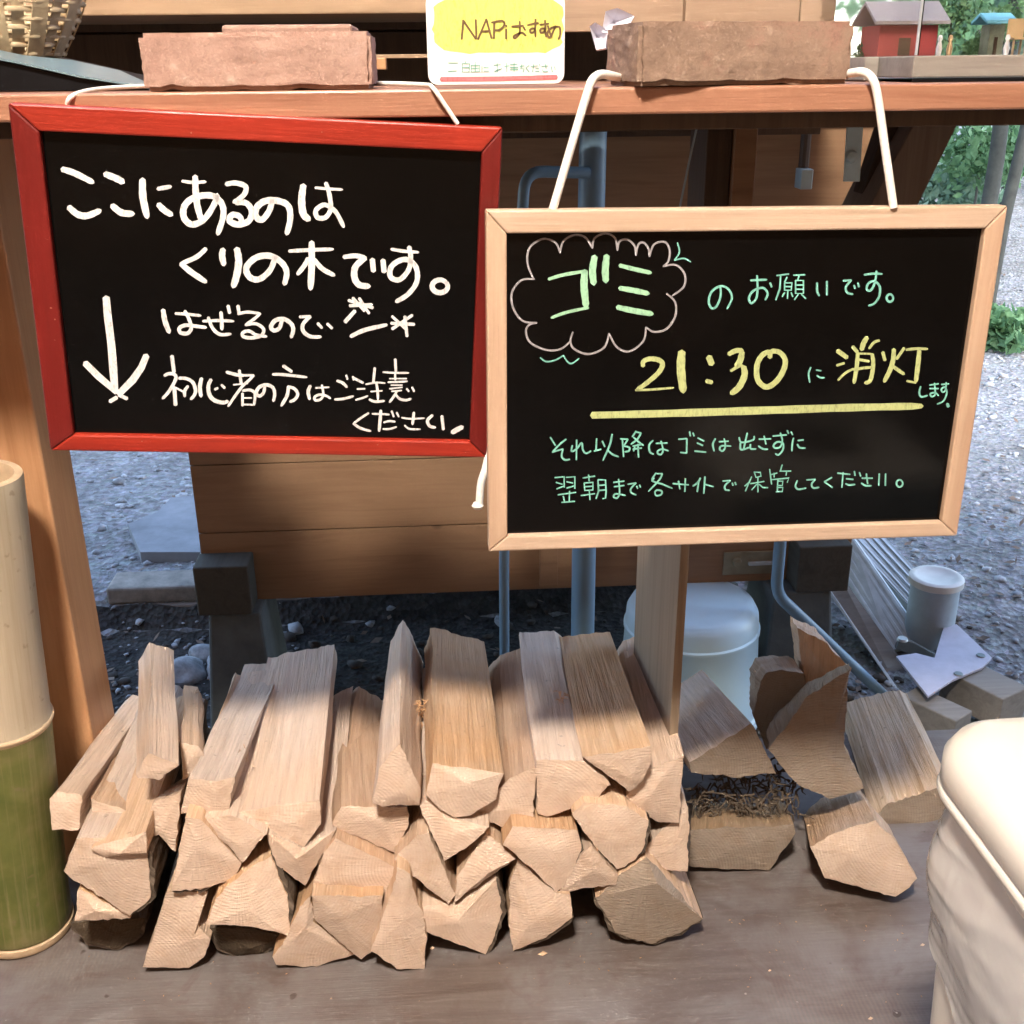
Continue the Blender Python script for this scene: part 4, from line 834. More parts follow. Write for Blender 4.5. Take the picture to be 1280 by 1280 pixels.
# fallen leaves & twigs
g_ = np.random.default_rng(5); n = 3200
yy = 1.5+g_.random(n)*6; xx = np.where(g_.random(n) < .6, g_.uniform(.3, .75, n)*yy, g_.uniform(-.6, .3, n)*yy)
c0 = np.array([[x, y, gz(x, y)+.008+(.014 if y < 2.4 and abs(x+.3) < 1.15 else 0)] for x, y in zip(xx, yy)]); u = g_.normal(size=(n, 3)); u[:, 2] *= .25; u /= np.linalg.norm(u, axis=1)[:, None]; w = np.cross(u, np.array([0, 0, 1.])+.3*g_.normal(size=(n, 3))); s = (.006+.011*g_.random(n))[:, None]
V = np.stack([c0-u*s, c0+w*s*.5, c0+u*s, c0-w*s*.5], 1).reshape(-1, 3); o = np_mesh('leaf_litter', V, np.arange(4*n).reshape(n, 4), M['deadleaf']); tag(o, 'brown fallen leaves scattered on gravel and soil', 'leaves', kind='stuff')

# ------------------------------------------------------------------ forest beyond
def tree(x, y, h, r, lean, label, seed, n=1500, cr0=.9, ls=.05, mat='leaf', group=None):
    z0 = gz(x, y); rs = random.Random(seed); e = empty('woodland_tree', (x, y, z0), label, 'tree', group)
    pts = [Vector((x+lean*t*h+.04*sin(t*7+seed), y, z0-.05+t*h)) for t in (0, .15, .3, .45, .6, .8, 1)]
    mb = MB().tube(pts, [r*(1-.75*t) for t in (0, .15, .3, .45, .6, .8, 1)], 10); balls = []
    tips = []
    for k in range(7):
        b = pts[2+k % 4]; d = Vector((rs.uniform(-1, 1), rs.uniform(-1, 1), rs.uniform(.2, .9))); tip = b+d*h*.22
        mb.tube([b, b+d*h*.1+Vector((0, 0, .03)), tip], [r*.35, r*.22, r*.08], 6); tips.append(tip)
    for k, t in enumerate(tips+[pts[-1], pts[-2]]): balls.append(leafball('', t, cr0*(.45+.35*rs.random()), n//9, ls, None, None, seed*10+k, .7))
    mb.build('trunk', M['trunk'], e, 60); leaves('crown', balls, M[mat], e); return e
T = [(1201, 5.4, 5, .042, .02, 'dark straight tree trunk at the right edge above the blackboard corner'), (1192, 6.4, 4.2, .022, -.06, 'slim leaning sapling seen left of the dark straight trunk'), (1226, 4.9, 3.8, .032, .10, 'thin tree leaning right at the far right edge'), (1238, 7.6, 5, .05, .0, 'pale trunk deeper in the woodland at the right edge')]
for i, (px, y, h, r, le, lab) in enumerate(T): p = at(px, 420, y); tree(p.x, y, h, r, le, lab, i+1, 2600)
for i, (x, y) in enumerate(((-3.4, 8.2), (-1.2, 9.5), (.8, 9.0), (5.6, 8.5), (6.5, 11), (3.0, 11.5), (-5.5, 10.5))): tree(x, y, 5.5, .08, .02*(-1)**i, 'woodland tree standing in the far background behind the cabinet', 20+i, 2600, 1.3, .07, 'leaf2', 'background woodland trees')
bl = []; g_ = np.random.default_rng(9)
for k in range(60):
    x = g_.uniform(-6, 9); y = g_.uniform(7.5, 12); bl.append(leafball('', (x, y, gz(x, y)+g_.uniform(.1, 2.4)), g_.uniform(.5, .9), 700, .055, None, None, k+50, .8))
tag(leaves('undergrowth', bl, M['leaf2']), 'pale green woodland undergrowth filling the background', 'undergrowth', kind='stuff')
for k, (px, py, y, r, lab) in enumerate(((1255, 415, 4.6, .16, 'low leafy green shrub at the forest edge right of the birch frame'), (1228, 190, 5.8, .30, 'fresh green leafy bush beneath the counter end at upper right'), (1180, 235, 6.2, .25, 'pale green bush seen left of the dark trunk'))):
    c_ = at(px, py, y); sh_ = empty('shrub', (c_.x, y, gz(c_.x, y)), lab, 'shrub')
    leaves('foliage', [leafball('', c_, r, 900, .03, None, None, 90+k, .6), leafball('', c_+Vector((r*.8, .1, -.03)), r*.7, 500, .03, None, None, 95+k, .6)], M['leaf'] if k < 2 else M['leaf2'], sh_)
    MB().tube([Vector((c_.x, y, gz(c_.x, y)-.02)), c_], [.012, .005], 6).build('stem', M['trunk'], sh_)

# ------------------------------------------------------------------ shelter overhead and lamp
rf = empty('shelter_roof', (0, 0, 3.0), kind='structure')
for i in range(15): MB().b2((-2.7, -2.7+i*.3, 3.0), (2.7, -2.7+i*.3+.296, 3.03)).build('roof_board', M['roof'], rf)
for nm, lo_, hi_ in (('daylight_block_wall', (-2.7, -2.72, -.3), (2.7, -2.66, 3.0)), ('daylight_block_wall', (-2.76, -2.6, -.3), (-2.70, 1.4, 3.0)), ('daylight_block_wall', (2.70, -2.6, -.3), (2.76, 1.4, 3.0))):
    tag(MB().b2(lo_, hi_).build(nm, M['roof']), kind='structure')  # unseen walls, added to keep daylight from flooding the deck
lp = empty('pendant_lamp', LAMP, 'white enamel pendant lamp hanging from the shelter roof behind the camera', 'lamp')
MB().lathe([(.03, .10), (.05, .095), (.16, .03), (.165, .02), (.155, .022), (.05, .085)], 40, LAMP).build('lamp_shade', M['card'], lp, 50)
MB().tube([LAMP+Vector((0, 0, .1)), LAMP+Vector((0, 0, .28))], .004, 8).build('flex', M['black_p'], lp)
tg = NT('lamp_glow'); tg.b.inputs['Emission Color'].default_value = (*LAMP_C, 1); tg.b.inputs['Emission Strength'].default_value = 6; tg.col((.9, .9, .9))
ld_ = bpy.data.lights.new('lamp_light', 'POINT'); ld_.energy = LAMP_W; ld_.color = LAMP_C; ld_.shadow_soft_size = .15
lo_ = bpy.data.objects.new('lamp_light', ld_); lo_.parent = lp; COL.objects.link(lo_); lo_.location = (0, 0, -.005)
MB().lathe([(0, -.0), (.02, .004), (.03, .025), (.022, .05), (.014, .075)], 24, LAMP+Vector((0, 0, .035))).build('bulb', tg.mat, lp, 60)

# ------------------------------------------------------------------ bamboo
b0 = atz(24, 1172, 0); b0.y += .0; tb0 = Vector((b0.x, b0.y+.018, .004))
topc = at(-42, 594, 1.13)
ax = (topc-tb0); Lb = ax.length; zq = ax.normalized(); xq = Vector((0, 1, 0)).cross(zq).normalized(); yq = zq.cross(xq); Mq = Matrix((xq, yq, zq)).transposed()
be = bpy.data.objects.new('bamboo_tube', None); COL.objects.link(be); tag(be, 'thick upright bamboo tube, green below and pale above, leaning at the left', 'bamboo')
be.location = tb0; be.rotation_mode = 'QUATERNION'; be.rotation_quaternion = Mq.to_quaternion()
r = .0585; nz_ = None
# node height: find axial height seen at y=885
best = min((abs(((640-FPX*((tb0+ax*(k/200)-CAM).dot(Uv))/((tb0+ax*(k/200)-CAM).dot(Fv))))-900), k) for k in range(201))[1]/200*Lb
prof_ = [(r*.97, 0.012), (r*1.0, .018), (r*.985, .03), (r*.975, best*.5), (r*.985, best-.012), (r*1.01, best-.003), (r*1.02, best), (r*1.0, best+.004), (r*.985, best+.012), (r*.96, best+.1), (r*.95, Lb-.003), (r*.94, Lb)]
bamboo_k = [n for n in M['bamboo'].node_tree.nodes if n.type == 'MAP_RANGE'][0]; bamboo_k.inputs[1].default_value = best+.001; bamboo_k.inputs[2].default_value = best+.009
prof2 = []
for (ra, za), (rb, zb) in zip(prof_, prof_[1:]):
    k_ = max(1, int((zb-za)/.02)); prof2 += [(ra+(rb-ra)*i/k_, za+(zb-za)*i/k_) for i in range(k_)]
prof2.append(prof_[-1])
mb = MB().lathe(prof2, 72); mb.v = [(x*(1+.010*noise.noise(Vector((x*14, y*14, z*5)))), y*(1+.010*noise.noise(Vector((x*14, y*14, z*5)))), z) for x, y, z in mb.v]
o = mb.build('culm', M['bamboo'], None, 35); o.parent = be
o = MB().lathe([(r*.94, Lb), (r*.80, Lb+.0005), (r*.79, Lb-.004), (r*.79, best+.02), (0, best+.018)], 72).build('inner_wall', M['bamboo_rim'], None, 35); o.parent = be
o = MB().lathe([(r*.2, 0), (r*1.0, 0), (r*1.03, .004), (r*1.02, .0105), (r*.98, .0115)], 72).build('cut_base', M['bamboo_rim'], None, 35); o.parent = be
o = MB().lathe([(r*1.0, best-.006), (r*1.03, best-.0025), (r*1.045, best), (r*1.035, best+.002), (r*1.0, best+.0035)], 72).build('node_ring', M['bamboo_rim'], None, 35); o.parent = be

# ------------------------------------------------------------------ bin
A = atz(1178, 958, .505); B = atz(1281, 1092, .505); dr = (A-B).normalized(); print('bin edge', A, B)
ye = Vector((dr.x, dr.y, 0)).normalized(); xe = Vector((ye.y, -ye.x, 0)); back = atz(1240, 888, .545)
bl_ = (back-B).dot(ye); wB, dB = .30, .36
org = B+ye*(bl_-dB/2)+xe*(wB/2-.016); org.z = 0
bi = bpy.data.objects.new('rubbish_bin', None); COL.objects.link(bi); tag(bi, 'cream plastic rubbish bin with rounded lid and a bag under the rim', 'bin')
bi.location = org; bi.rotation_euler.z = atan2(xe.y, xe.x)
def rsec(w, d, r, z, n=10, f=None):
    P = []
    for cx, cy, a0 in ((w/2-r, d/2-r, 0), (-w/2+r, d/2-r, pi/2), (-w/2+r, -d/2+r, pi), (w/2-r, -d/2+r, 3*pi/2)):
        for i in range(n+1): a = a0+pi/2*i/n; P.append(Vector((cx+r*cos(a), cy+r*sin(a), z)))
    return P
def dens(P, step=.006):
    out = []
    for i in range(len(P)):
        a = P[i]; b = P[(i+1) % len(P)]; k = max(1, int((b-a).length/step))
        out += [a.lerp(b, j/k) for j in range(k)]
    return out
def loft(secs, cap=True):
    mb = MB(); k = len(secs[0]); 
    for s_ in secs: mb.v += [tuple(v) for v in s_]
    for j in range(len(secs)-1):
        for i in range(k): mb.f.append((j*k+i, j*k+(i+1) % k, (j+1)*k+(i+1) % k, (j+1)*k+i)); mb.m.append(0)
    if cap: mb.f.append(tuple((len(secs)-1)*k+i for i in range(k))); mb.m.append(0)
    return mb
lid = [(0, .500, .050), (.0015, .5035, .051), (0, .507, .05), (-.002, .5085, .05), (.000, .512, .05), (0, .530, .05), (-.006, .541, .048), (-.016, .548, .045), (-.030, .552, .043), (-.060, .554, .04), (-.0625, .5532, .04), (-.065, .554, .04), (-.09, .556, .035)]
o = loft([dens(rsec(wB+2*a_, dB+2*a_, max(.01, r_+a_*.6), z_), .02) for a_, z_, r_ in lid]).build('lid', M['cream'], None, 50); o.parent = bi
body = [(-.030, .002, .045), (-.028, .02, .045), (-.010, .46, .05), (-.008, .499, .05)]
o = loft([rsec(wB+2*a_, dB+2*a_, r_, z_) for a_, z_, r_ in body]).build('bin_body', M['cream'], None, 50); o.parent = bi
base = dens(rsec(wB-.008, dB-.008, .048, 0), .004); secs = []
NB = 44
for j in range(NB):
    t = j/(NB-1); z_ = .500; ring = []
    for i, p in enumerate(base):
        d = Vector((p.x, p.y, 0)).normalized(); s_ = i*.004
        fold = .5+.5*noise.noise(Vector((s_*11+t*2.6, t*2.2, 3)))
        cre = abs(noise.noise(Vector((s_*26+t*7, t*5, 9))))
        f = (.006*fold*min(1, t*3)+.002*(1-cre)**3*min(1, t*4))+.0011*(1-abs(noise.noise(Vector((s_*34+t*16, t*3, 21)))))**4*min(1, t*4)-.006-.006*t
        q = p+d*f; q = p+d*(f+.007*sin(pi*t)**2); ln_ = .125+.16*min(1, max(0, (dB/2-p.y)/dB))+.02*noise.noise(Vector((s_*9, 0, 5))); ring.append(Vector((q.x, q.y, z_-t*ln_)))
    secs.append(ring)
o = loft(secs, False).build('bin_bag', M['bag'], None, 70); o.parent = bi
# ------------------------------------------------------------------ firewood
W1, W2, W3, W4 = (40, 760, 2.783), (320, 760, 2.783), (600, 740, 2.667), (840, 760, 2.462)
def firewood(win, near, Y, label, far=None, L=.34, ridge=None, mats=('wood', 'end'), bark=(), tilt=None, shrink=.96, dirx=0, rib=0, group='split firewood'):
    global LK
    LK += 1; rs = random.Random(LK*17)
    if mats == ('wood', 'end') and LK % 3 == 1: mats = ('wood_y', 'end')
    x0, y0, sc = win
    px = [(x0+a/sc, y0+b/sc) for a, b in near]
    # when Y is 'deck' the lowest corner rests on the deck
    if Y == 'deck':
        lx, ly = max(px, key=lambda q: q[1]); Y = atz(lx, ly, .002).y
    pts = [at(a, b, Y) for a, b in px]; c = sum(pts, Vector())/len(pts)
    tx, tz = tilt if tilt else (rs.uniform(-.18, .18), rs.uniform(-.05, .22))
    pts = [at(a, b, Y+tx*(p.x-c.x)+tz*(p.z-c.z)) for (a, b), p in zip(px, pts)]
    if far:
        (na, nb), (fa, fb) = far; D = at(x0+fa/sc, y0+fb/sc, Y+L)-at(x0+na/sc, y0+nb/sc, Y)
    else: D = Vector((dirx*L, L, 0))
    y = D.normalized(); z = (Vector((0, 0, 1))-y*y.z).normalized(); x = y.cross(z)
    Mx = Matrix((x, y, z)).transposed(); Mi = Mx.transposed(); LL = D.length
    loc = [Mi@(p-c) for p in pts]
    # orientation: make counter clockwise in (x,z)
    ar = sum(loc[i].x*loc[(i+1) % len(loc)].z-loc[(i+1) % len(loc)].x*loc[i].z for i in range(len(loc)))
    rev = ar < 0
    idx = list(range(len(loc)))
    if rev: idx = idx[::-1]
    P = [loc[i] for i in idx]; K = len(P)
    per = []; s = 0
    for i in range(K):
        a, b = P[i], P[(i+1) % K]; k = max(1, int((b-a).length/.005)); e = (b-a); nrm = Vector((e.z, 0, -e.x)).normalized()
        ei = idx[i] if not rev else idx[(i+1) % K]
        for j in range(k): per.append((a.lerp(b, j/k), nrm, s+e.length*j/k, ei, j == 0))
        s += e.length
    N = len(per); NT_ = 16; sd = LK*3.7
    V = []; uvS = []
    for j in range(NT_+1):
        t = j/NT_; sc_ = 1-(1-shrink)*t; tw = .10*sin(sd)*t; ct, st_ = cos(tw), sin(tw)
        for (p, nrm, s_, ei, cor) in per:
            d = .0013*noise.noise(Vector((s_*190, t*1.6, sd)))+.0022*noise.noise(Vector((s_*50, t*2.5, sd+5)))+.0045*noise.noise(Vector((s_*14, t*3.0, sd+9)))*min(1, t*5+.25)
            if rib: d += rib*(abs(sin(s_*330+.6*sin(s_*90)))-.6)+rib*.5*noise.noise(Vector((s_*300, t*1.2, sd)))
            q = Vector((p.x, 0, p.z))*sc_+nrm*d; q = Vector((q.x*ct-q.z*st_, 0, q.x*st_+q.z*ct))
            ya = p.y*(1-t)+t*LL+(.004*noise.noise(Vector((s_*70, 0, sd+2))) if j == NT_ else (.0016*noise.noise(Vector((s_*160, 0, sd))) if j == 0 else 0))
            V.append((q.x, ya, q.z)); uvS.append(p.y)
    F = []; FM = []; UV = []
    for j in range(NT_):
        for i in range(N):
            a, b = j*N+i, j*N+(i+1) % N; F.append((a, b, b+N, a+N)); FM.append(0)
            s0 = per[i][2]; s1 = per[(i+1) % N][2] if i < N-1 else s
            UV += [(s0, j/NT_*LL), (s1, j/NT_*LL), (s1, (j+1)/NT_*LL), (s0, (j+1)/NT_*LL)]
    # near cap with inner rings; ridge = extra proud vertex inside
    cc = Vector((0, 0, 0))
    if ridge:
        r_ = Mi@(at(x0+ridge[0]/sc, y0+ridge[1]/sc, Y-ridge[2])-c); cc = r_
    else: kv = P[rs.randrange(K)]; cc = Vector((kv.x*rs.uniform(.05, .45), rs.uniform(-.0085, -.0015), kv.z*rs.uniform(.05, .45)))
    pith = P[rs.randrange(K)]*1.25
    prev = list(range(N))
    for f in (.80, .58, .38, .2):
        cur = []
        for i in range(N):
            v = Vector((V[i][0], uvS[i], V[i][2])); q = cc+(v-cc)*f; q.y += .0007*noise.noise(Vector((q.x*190, q.z*190, sd)))+.0011*noise.noise(Vector((q.x*60, q.z*60, sd+3)))
            V.append(tuple(q)); cur.append(len(V)-1)
        for i in range(N):
            F.append((prev[(i+1) % N], prev[i], cur[i], cur[(i+1) % N])); FM.append(1)
            for q_ in F[-1]: UV.append((V[q_][0]-pith.x, V[q_][2]-pith.z))
        prev = cur
    V.append(tuple(cc)); ci = len(V)-1
    for i in range(N):
        F.append((prev[(i+1) % N], prev[i], ci)); FM.append(1)
        for q_ in F[-1]: UV.append((V[q_][0]-pith.x, V[q_][2]-pith.z))
    V.append((0, LL-.002, 0)); ci = len(V)-1
    for i in range(N):
        a, b = NT_*N+i, NT_*N+(i+1) % N; F.append((a, b, ci)); FM.append(1)
        for q_ in F[-1]: UV.append((V[q_][0]-pith.x, V[q_][2]-pith.z))
    me = bpy.data.meshes.new('split_log'); me.from_pydata(V, [], F); me.polygons.foreach_set('material_index', FM)
    ul = me.uv_layers.new(name='UVMap'); ul.data.foreach_set('uv', [c_ for uv in UV for c_ in uv])
    o = link('split_log', me, [M[mats[0]], M[mats[1]]], None, 28)
    mw = Mx.to_4x4(); mw.translation = c; o.matrix_basis = mw
    tag(o, label, 'firewood log', group)
    if bark:
        per2 = [k for k in range(N) if per[k][3] in bark]
        if per2:
            mb = MB(); UVb = []; VB = []; FB = []
            runs = []; cur = [per2[0]]
            for k in per2[1:]:
                if k == cur[-1]+1: cur.append(k)
                else: runs.append(cur); cur = [k]
            runs.append(cur)
            if len(runs) > 1 and runs[0][0] == 0 and runs[-1][-1] == N-1: runs[0] = runs[-1]+runs[0]; runs.pop()
            for rn in runs:
                rn = rn+[(rn[-1]+1) % N]; base = len(VB); m_ = len(rn)
                for j in range(0, NT_+1):
                    for q_, k in enumerate(rn):
                        v = Vector(V[j*N+k]); nn = per[k][1]; th = .0045+.0045*noise.noise(Vector((per[k][2]*70, j*.6, sd)))
                        if q_ in (0, m_-1): th = .0015
                        VB.append(tuple(v+nn*max(.001, th)+Vector((0, .002 if j == 0 else 0, 0))))
                for q_, k in enumerate(rn): VB.append(tuple(Vector(V[k])+Vector((0, .0025, 0))))
                for j in range(NT_):
                    for q_ in range(m_-1): FB.append((base+j*m_+q_, base+j*m_+q_+1, base+(j+1)*m_+q_+1, base+(j+1)*m_+q_))
                e0 = base+(NT_+1)*m_
                for q_ in range(m_-1): FB.append((base+q_+1, base+q_, e0+q_, e0+q_+1))
            me = bpy.data.meshes.new('bark'); me.from_pydata(VB, [], FB); ul = me.uv_layers.new(name='UVMap')
            for lp_ in me.loops: v = VB[lp_.vertex_index]; ul.data[lp_.index].uv = (v[0]+v[2], v[1])
            b = link('bark', me, M['bark'], None, 60); b.parent = o
    return o
LK = 0
G = ('wood_g', 'end_g'); O = ('wood_o', 'end')
# left pile, top layer
firewood(W1, ((62, 665), (90, 640), (172, 655), (157, 772), (70, 772)), 1.075, 'slender leaning stick at the far left of the pile beside the bamboo', ((62, 665), (325, 322)), .33)
firewood(W1, ((200, 660), (300, 692), (430, 735), (398, 775), (215, 820)), 1.085, 'log with an orange end face just right of the leaning stick', ((200, 660), (385, 325)), .33, mats=('wood', 'end'))
firewood(W1, ((360, 580), (402, 503), (512, 545), (440, 598), (370, 592)), 1.06, 'upright looking narrow pale log above the orange ended log at left', ((402, 503), (404, 118)), .30)
firewood(W1, ((520, 470), (580, 480), (600, 520), (560, 580), (524, 600)), 1.13, 'thin pale log showing behind the narrow log at upper left', ((520, 470), (530, 262)), .22)
firewood(W1, ((385, 815), (425, 680), (518, 640), (497, 848), (440, 790)), 1.065, 'small bright wedge hanging between the left logs with a pointed tip', ((425, 680), (500, 560)), .25)
firewood(W1, ((518, 715), (545, 592), (640, 600), (705, 590), (682, 722)), 1.07, 'grey tinted log with ribbed end left of the widest pale log', ((545, 592), (742, 192)), .34)
firewood(W1, ((690, 712), (1000, 668), (1008, 750), (945, 832), (815, 775)), 1.06, 'widest pale log with a broad flat top face in the left half', ((690, 712), (815, 160)), .36, tilt=(0, .05))
firewood(W2, ((265, 752), (300, 692), (525, 690), (533, 750), (490, 857), (285, 768)), 1.07, 'broad orange topped log right of the widest pale log', ((300, 692), (290, 312)), .33, mats=O)
firewood(W2, ((407, 678), (425, 560), (500, 470), (560, 610), (574, 650), (566, 685), (440, 690)), 1.05, 'tall narrow log with a sharp raised ridge and frayed right side', ((500, 470), (525, 42)), .37)
firewood(W2, ((590, 650), (615, 540), (862, 575), (832, 665), (742, 722), (690, 728), (640, 700)), 1.05, 'large flat topped log with a cracked end in the middle of the pile', ((615, 540), (600, 65)), .37, ridge=(730, 610, .004))
firewood(W2, ((755, 720), (880, 590), (975, 555), (958, 778), (870, 768)), 1.065, 'narrow tan log right of the cracked flat topped log', ((880, 590), (850, 160)), .36, mats=O)
firewood(W3, ((190, 700), (190, 560), (345, 560), (438, 640), (380, 700), (222, 748), (194, 738)), 1.06, 'pale flaring log with a rounded fan shaped end right of centre', ((190, 560), (132, 132)), .37)
firewood(W3, ((340, 550), (570, 515), (568, 572), (540, 632), (497, 668), (420, 606)), 1.05, 'thick log on top with a shadowed upper half right of centre', ((340, 550), (253, 155)), .37)
firewood(W3, ((487, 682), (560, 590), (680, 545), (662, 770), (600, 765), (520, 725)), 1.065, 'long log leaning against the left face of the divider board', ((580, 590), (500, 165)), .37)
# left pile, middle layer
firewood(W1, ((585, 728), (690, 724), (818, 784), (732, 885)), 1.05, 'small triangular end tucked under the widest pale log', L=.33)
firewood(W1, ((535, 730), (586, 735), (728, 887), (700, 940), (620, 972), (482, 984)), 1.045, 'fan shaped end under the grey tinted ribbed log', L=.33, bark=(4,))
firewood(W1, ((815, 780), (940, 836), (1058, 770), (950, 965), (850, 895)), 1.055, 'bluish white angular end peeking below the widest pale log on its right', L=.33)
firewood(W1, ((107, 920), (158, 802), (280, 800), (404, 850), (412, 1010), (340, 1070), (240, 1005)), 1.035, 'large end with a bright slanting facet at the left beside the bamboo', L=.34, ridge=(250, 880, .004), bark=(3, 4), tilt=(0, .1))
firewood(W1, ((205, 838), (395, 777), (402, 852), (255, 866)), 1.03, 'thin slab lying on the large end beside the bamboo', L=.30, tilt=(0, 0))
firewood(W2, ((187, 992), (240, 850), (275, 800), (494, 905), (482, 998)), 1.05, 'wedge end under the broad orange topped log', L=.34, mats=O)
firewood(W2, ((568, 690), (600, 660), (690, 732), (812, 760), (740, 832), (655, 882)), 1.045, 'light angular end under the cracked flat topped log', L=.33, ridge=(700, 780, .006))
firewood(W2, ((478, 875), (560, 790), (600, 785), (690, 1000), (672, 1032)), 1.04, 'left half of the V formed by two narrow ends under the cracked log', L=.33)
firewood(W2, ((690, 1025), (697, 935), (800, 785), (903, 873), (740, 985)), 1.04, 'right half of the V formed by two narrow ends under the cracked log', L=.33)
firewood(W3, ((78, 842), (110, 782), (325, 790), (341, 850), (300, 950), (255, 1002), (160, 912)), 1.04, 'orange topped quarter round end under the narrow tan log', L=.33, bark=(3, 4), mats=O)
firewood(W3, ((308, 742), (350, 705), (490, 712), (560, 765), (550, 840), (520, 890), (458, 927), (380, 842)), 1.045, 'quarter round end with deep radial saw lines right of centre', L=.33, bark=(3, 4, 5))
firewood(W3, ((260, 1003), (342, 870), (370, 845), (458, 950), (455, 978), (350, 985)), 1.04, 'low triangular end between two quarter round ends right of centre', L=.33)
firewood(W3, ((533, 870), (600, 800), (695, 722), (693, 932), (610, 925)), 1.07, 'pale end squeezed against the foot of the divider board', L=.30)
# left pile, bottom layer
firewood(W1, ((165, 975), (338, 1066), (345, 1080), (150, 1090)), 1.035, 'pinkish end above the dark bark log at the bottom left', L=.33, tilt=(0, .05))
firewood(W1, ((137, 1096), (340, 1080), (395, 1078), (370, 1140), (290, 1185), (190, 1165)), 'deck', 'dark bark covered log lying on the deck next to the bamboo', L=.34, mats=('bark', 'end_d'), bark=(2, 3, 4, 5))
firewood(W1, ((385, 1250), (470, 990), (612, 985), (577, 1110), (622, 1150), (598, 1215), (545, 1252)), 'deck', 'tall triangular end with a facet standing on the deck at left', L=.34, ridge=(560, 1150, .006))
firewood(W1, ((605, 1100), (640, 1010), (735, 920), (830, 862), (890, 1000), (895, 1100), (888, 1140), (770, 1110)), 1.035, 'five sided end with bark on its right resting on a bark log', L=.34, ridge=(745, 1050, .008), bark=(3, 4, 5))
firewood(W1, ((618, 1112), (770, 1116), (888, 1144), (800, 1195), (720, 1208), (650, 1182)), 'deck', 'low round brown bark log under the five sided end', L=.34, mats=('bark', 'end_d'), bark=(2, 3, 4, 5))
firewood(W2, ((205, 1085), (193, 1001), (442, 1001), (418, 1180), (365, 1222), (290, 1160)), 1.03, 'pale block end with a slanted facet at bottom centre left', L=.34, ridge=(300, 1080, .006))
firewood(W2, ((55, 1215), (100, 1160), (150, 1040), (188, 1000), (200, 1090), (300, 1165), (345, 1205), (210, 1246), (70, 1242)), 'deck', 'curved foot shaped end on the deck left of the narrow bottom end', L=.34)
firewood(W2, ((400, 1195), (470, 1000), (495, 902), (537, 925), (577, 1060), (595, 1150), (585, 1255), (490, 1256)), 'deck', 'narrow upright end standing on the deck at bottom centre', L=.34)
firewood(W2, ((573, 1120), (577, 1037), (700, 1032), (835, 937), (856, 1060), (830, 1140), (797, 1205), (690, 1165)), 'deck', 'broad end under the V of two narrow ends with a facet', L=.34, ridge=(700, 1090, .008), bark=(3, 4, 5))
firewood(W3, ((95, 1100), (97, 980), (125, 892), (250, 1002), (300, 1008), (307, 1085), (220, 1152), (110, 1197)), 'deck', 'large fan shaped end on the deck right of centre', L=.34, bark=(5, 6))
firewood(W3, ((385, 1020), (460, 945), (555, 885), (610, 935), (740, 1090), (680, 1130), (570, 1172), (450, 1135)), 'deck', 'greyed bottom log with layered bark edge in front of the divider board', L=.32, ridge=(590, 970, .012), mats=('wood', 'end_g'), bark=(4, 5, 6, 7))
# right pile
firewood(W4, ((55, 475), (245, 355), (322, 508), (200, 520), (60, 505)), 1.20, 'greyed wedge log right of the divider board with a light split face', ((245, 355), (95, 188)), .30, mats=('wood', 'end_g'), group='weathered firewood')
firewood(W4, ((50, 795), (58, 682), (375, 668), (382, 692), (300, 808)), 'deck', 'log with ragged shredded bark lying on the deck right of the divider', ((58, 682), (62, 540)), .30, mats=G, group='weathered firewood', tilt=(0, 0))
firewood(W4, ((250, 328), (268, 235), (290, 198), (340, 190), (405, 202), (430, 320), (290, 435)), 1.36, 'brown ring grained chunk in front of the pale blue bucket', L=.05, mats=('wood_g', 'end_g'), group='weathered firewood')
firewood(W4, ((295, 437), (415, 270), (547, 188), (535, 330), (525, 420), (590, 555), (488, 590), (390, 545)), 1.22, 'tall dark wedge leaning up in front of the diagonal pipe', ((547, 188), (525, 150)), .10, mats=('wood_g', 'end_g'), group='weathered firewood', tilt=(.1, .3))
firewood(W4, ((618, 650), (655, 607), (835, 548), (862, 560), (850, 700), (770, 722)), 1.25, 'wide ribbed pale log with a dark end beside the bin', ((655, 607), (548, 290)), .28, rib=.0022, mats=('wood_r', 'end_g'), group='weathered firewood')
firewood(W4, ((425, 735), (500, 692), (625, 652), (690, 720), (755, 832), (690, 890), (580, 860), (470, 832)), 'deck', 'warm lit log with a ringed end lying on the deck left of the bin', ((425, 735), (393, 600)), .24, mats=('wood', 'end'), group='weathered firewood', ridge=(560, 760, .004))
firewood(W4, ((385, 60), (470, 104), (552, 188), (470, 330), (420, 300)), 1.38, 'tan triangular split tip rising behind the tall dark wedge', L=.05, mats=('wood', 'wood'), group='weathered firewood')
# shredded bark fibres on the right log
mb = MB(); rs = random.Random(11)
for k in range(260):
    u = rs.random(); a = at(840+(60+u*330)/2.462, 760+(600+rs.uniform(-45, 40)+u*35)/2.462, 1.235+rs.uniform(-.03, .05))
    if a.z < .045: a.z = .045+rs.random()*.05
    p = [a]; d = Vector((rs.uniform(-1, 1), rs.uniform(-.5, .3), rs.uniform(-.9, .5)))
    for j in range(3): d = (d+Vector((rs.uniform(-.7, .7), rs.uniform(-.4, .4), rs.uniform(-.9, .4)))).normalized(); p.append(p[-1]+d*rs.uniform(.004, .010))
    mb.tube(p, [.0018, .0014, .001, .0005], 4)
sh = [o for o in bpy.data.objects if o.get('label', '').startswith('log with ragged')][0]
b = mb.build('bark_fibres', M['bark'], None); b.parent = sh; b.matrix_parent_inverse = sh.matrix_basis.inverted(); b['kind'] = 'stuff'
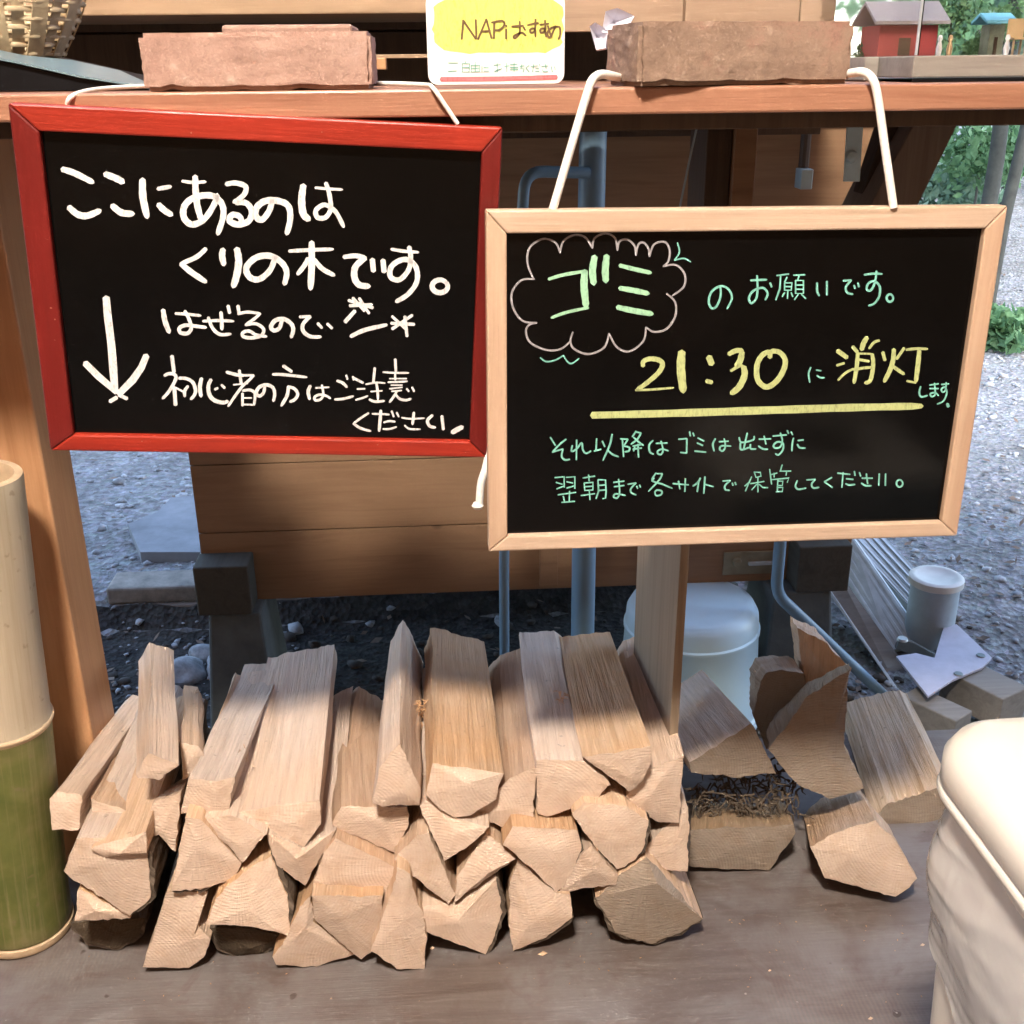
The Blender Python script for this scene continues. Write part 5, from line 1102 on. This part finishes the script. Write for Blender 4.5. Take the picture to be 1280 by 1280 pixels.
# splinters on the deck
for i, (px, py, s) in enumerate(((678, 1193, .006), (962, 1214, .002), (1153, 1182, .003), (540, 1186, .003), (1088, 1274, .003))):
    p = atz(px, py, .001); mb = MB()
    mb.add([p+Vector((-s, 0, .0005)), p+Vector((0, -s*.5, .0005)), p+Vector((s*1.1, .1*s, .001)), p+Vector((.2*s, s*.6, .002)), p+Vector((.1*s, 0, s*.5))], [(0, 1, 4), (1, 2, 4), (2, 3, 4), (3, 0, 4), (0, 3, 2, 1)])
    tag(mb.build('wood_chip', M['wood']), ['curled pale wood chip on the deck below the fan shaped end', 'tiny chip on the open deck at right of centre', 'tiny chip on the deck near the bin', 'tiny chip by the narrow upright end', 'tiny chip at the bottom edge of the deck'][i], 'wood chip')

mb = MB(); rs = random.Random(21)
for k in range(170):
    p = atz(rs.uniform(90, 1160), 1150+rs.random()**2*110-(60 if rs.random() < .3 else 0), .0012); q = rs.uniform(.0006, .0018); a = rs.uniform(0, pi); d = Vector((cos(a), sin(a), 0)); w = Vector((-sin(a), cos(a), 0))
    mb.add([p-d*q, p+w*q*.4, p+d*q*1.3, p-w*q*.5, p+Vector((0, 0, q*.6))], [(0, 1, 4), (1, 2, 4), (2, 3, 4), (3, 0, 4)])
tag(mb.build('bark_crumbs', M['wood_o']), 'fine bark and wood crumbs on the deck in front of the firewood', 'crumbs', kind='stuff')
def fibres(lab, W_, u0, v0, u1, v1, Y, n, ln, mat, seed):
    host = [o for o in bpy.data.objects if o.get('label', '').startswith(lab)][0]; rs = random.Random(seed); mb = MB(); x0, y0, sc = W_
    for k in range(n):
        u = rs.random(); p = [at(x0+(u0+(u1-u0)*u+rs.uniform(-12, 12))/sc, y0+(v0+(v1-v0)*u+rs.uniform(-14, 14))/sc, Y+rs.uniform(-.006, .02))]; d = Vector((rs.uniform(-1, 1), rs.uniform(-.7, .2), rs.uniform(-.9, .9)))
        for j in range(3): d = (d+Vector((rs.uniform(-.6, .6), rs.uniform(-.4, .4), rs.uniform(-.8, .3)))).normalized(); p.append(p[-1]+d*rs.uniform(.3, .6)*ln)
        mb.tube(p, [.0010, .0008, .0006, .0003], 4)
    b = mb.build('torn_fibres', mat, None); b.parent = host; b.matrix_parent_inverse = host.matrix_basis.inverted(); b['kind'] = 'stuff'
fibres('tall narrow log', W2, 575, 320, 590, 450, 1.22, 60, .007, M['wood_o'], 1)
fibres('tall narrow log', W2, 480, 470, 560, 600, 1.10, 14, .006, M['wood_g'], 2)
fibres('pale flaring log', W3, 265, 330, 295, 440, 1.20, 40, .006, M['wood'], 3)
fibres('warm lit log', W4, 700, 780, 750, 850, 1.13, 25, .007, M['wood'], 4)
fibres('widest pale log', W1, 720, 480, 790, 620, 1.13, 16, .005, M['wood'], 5)
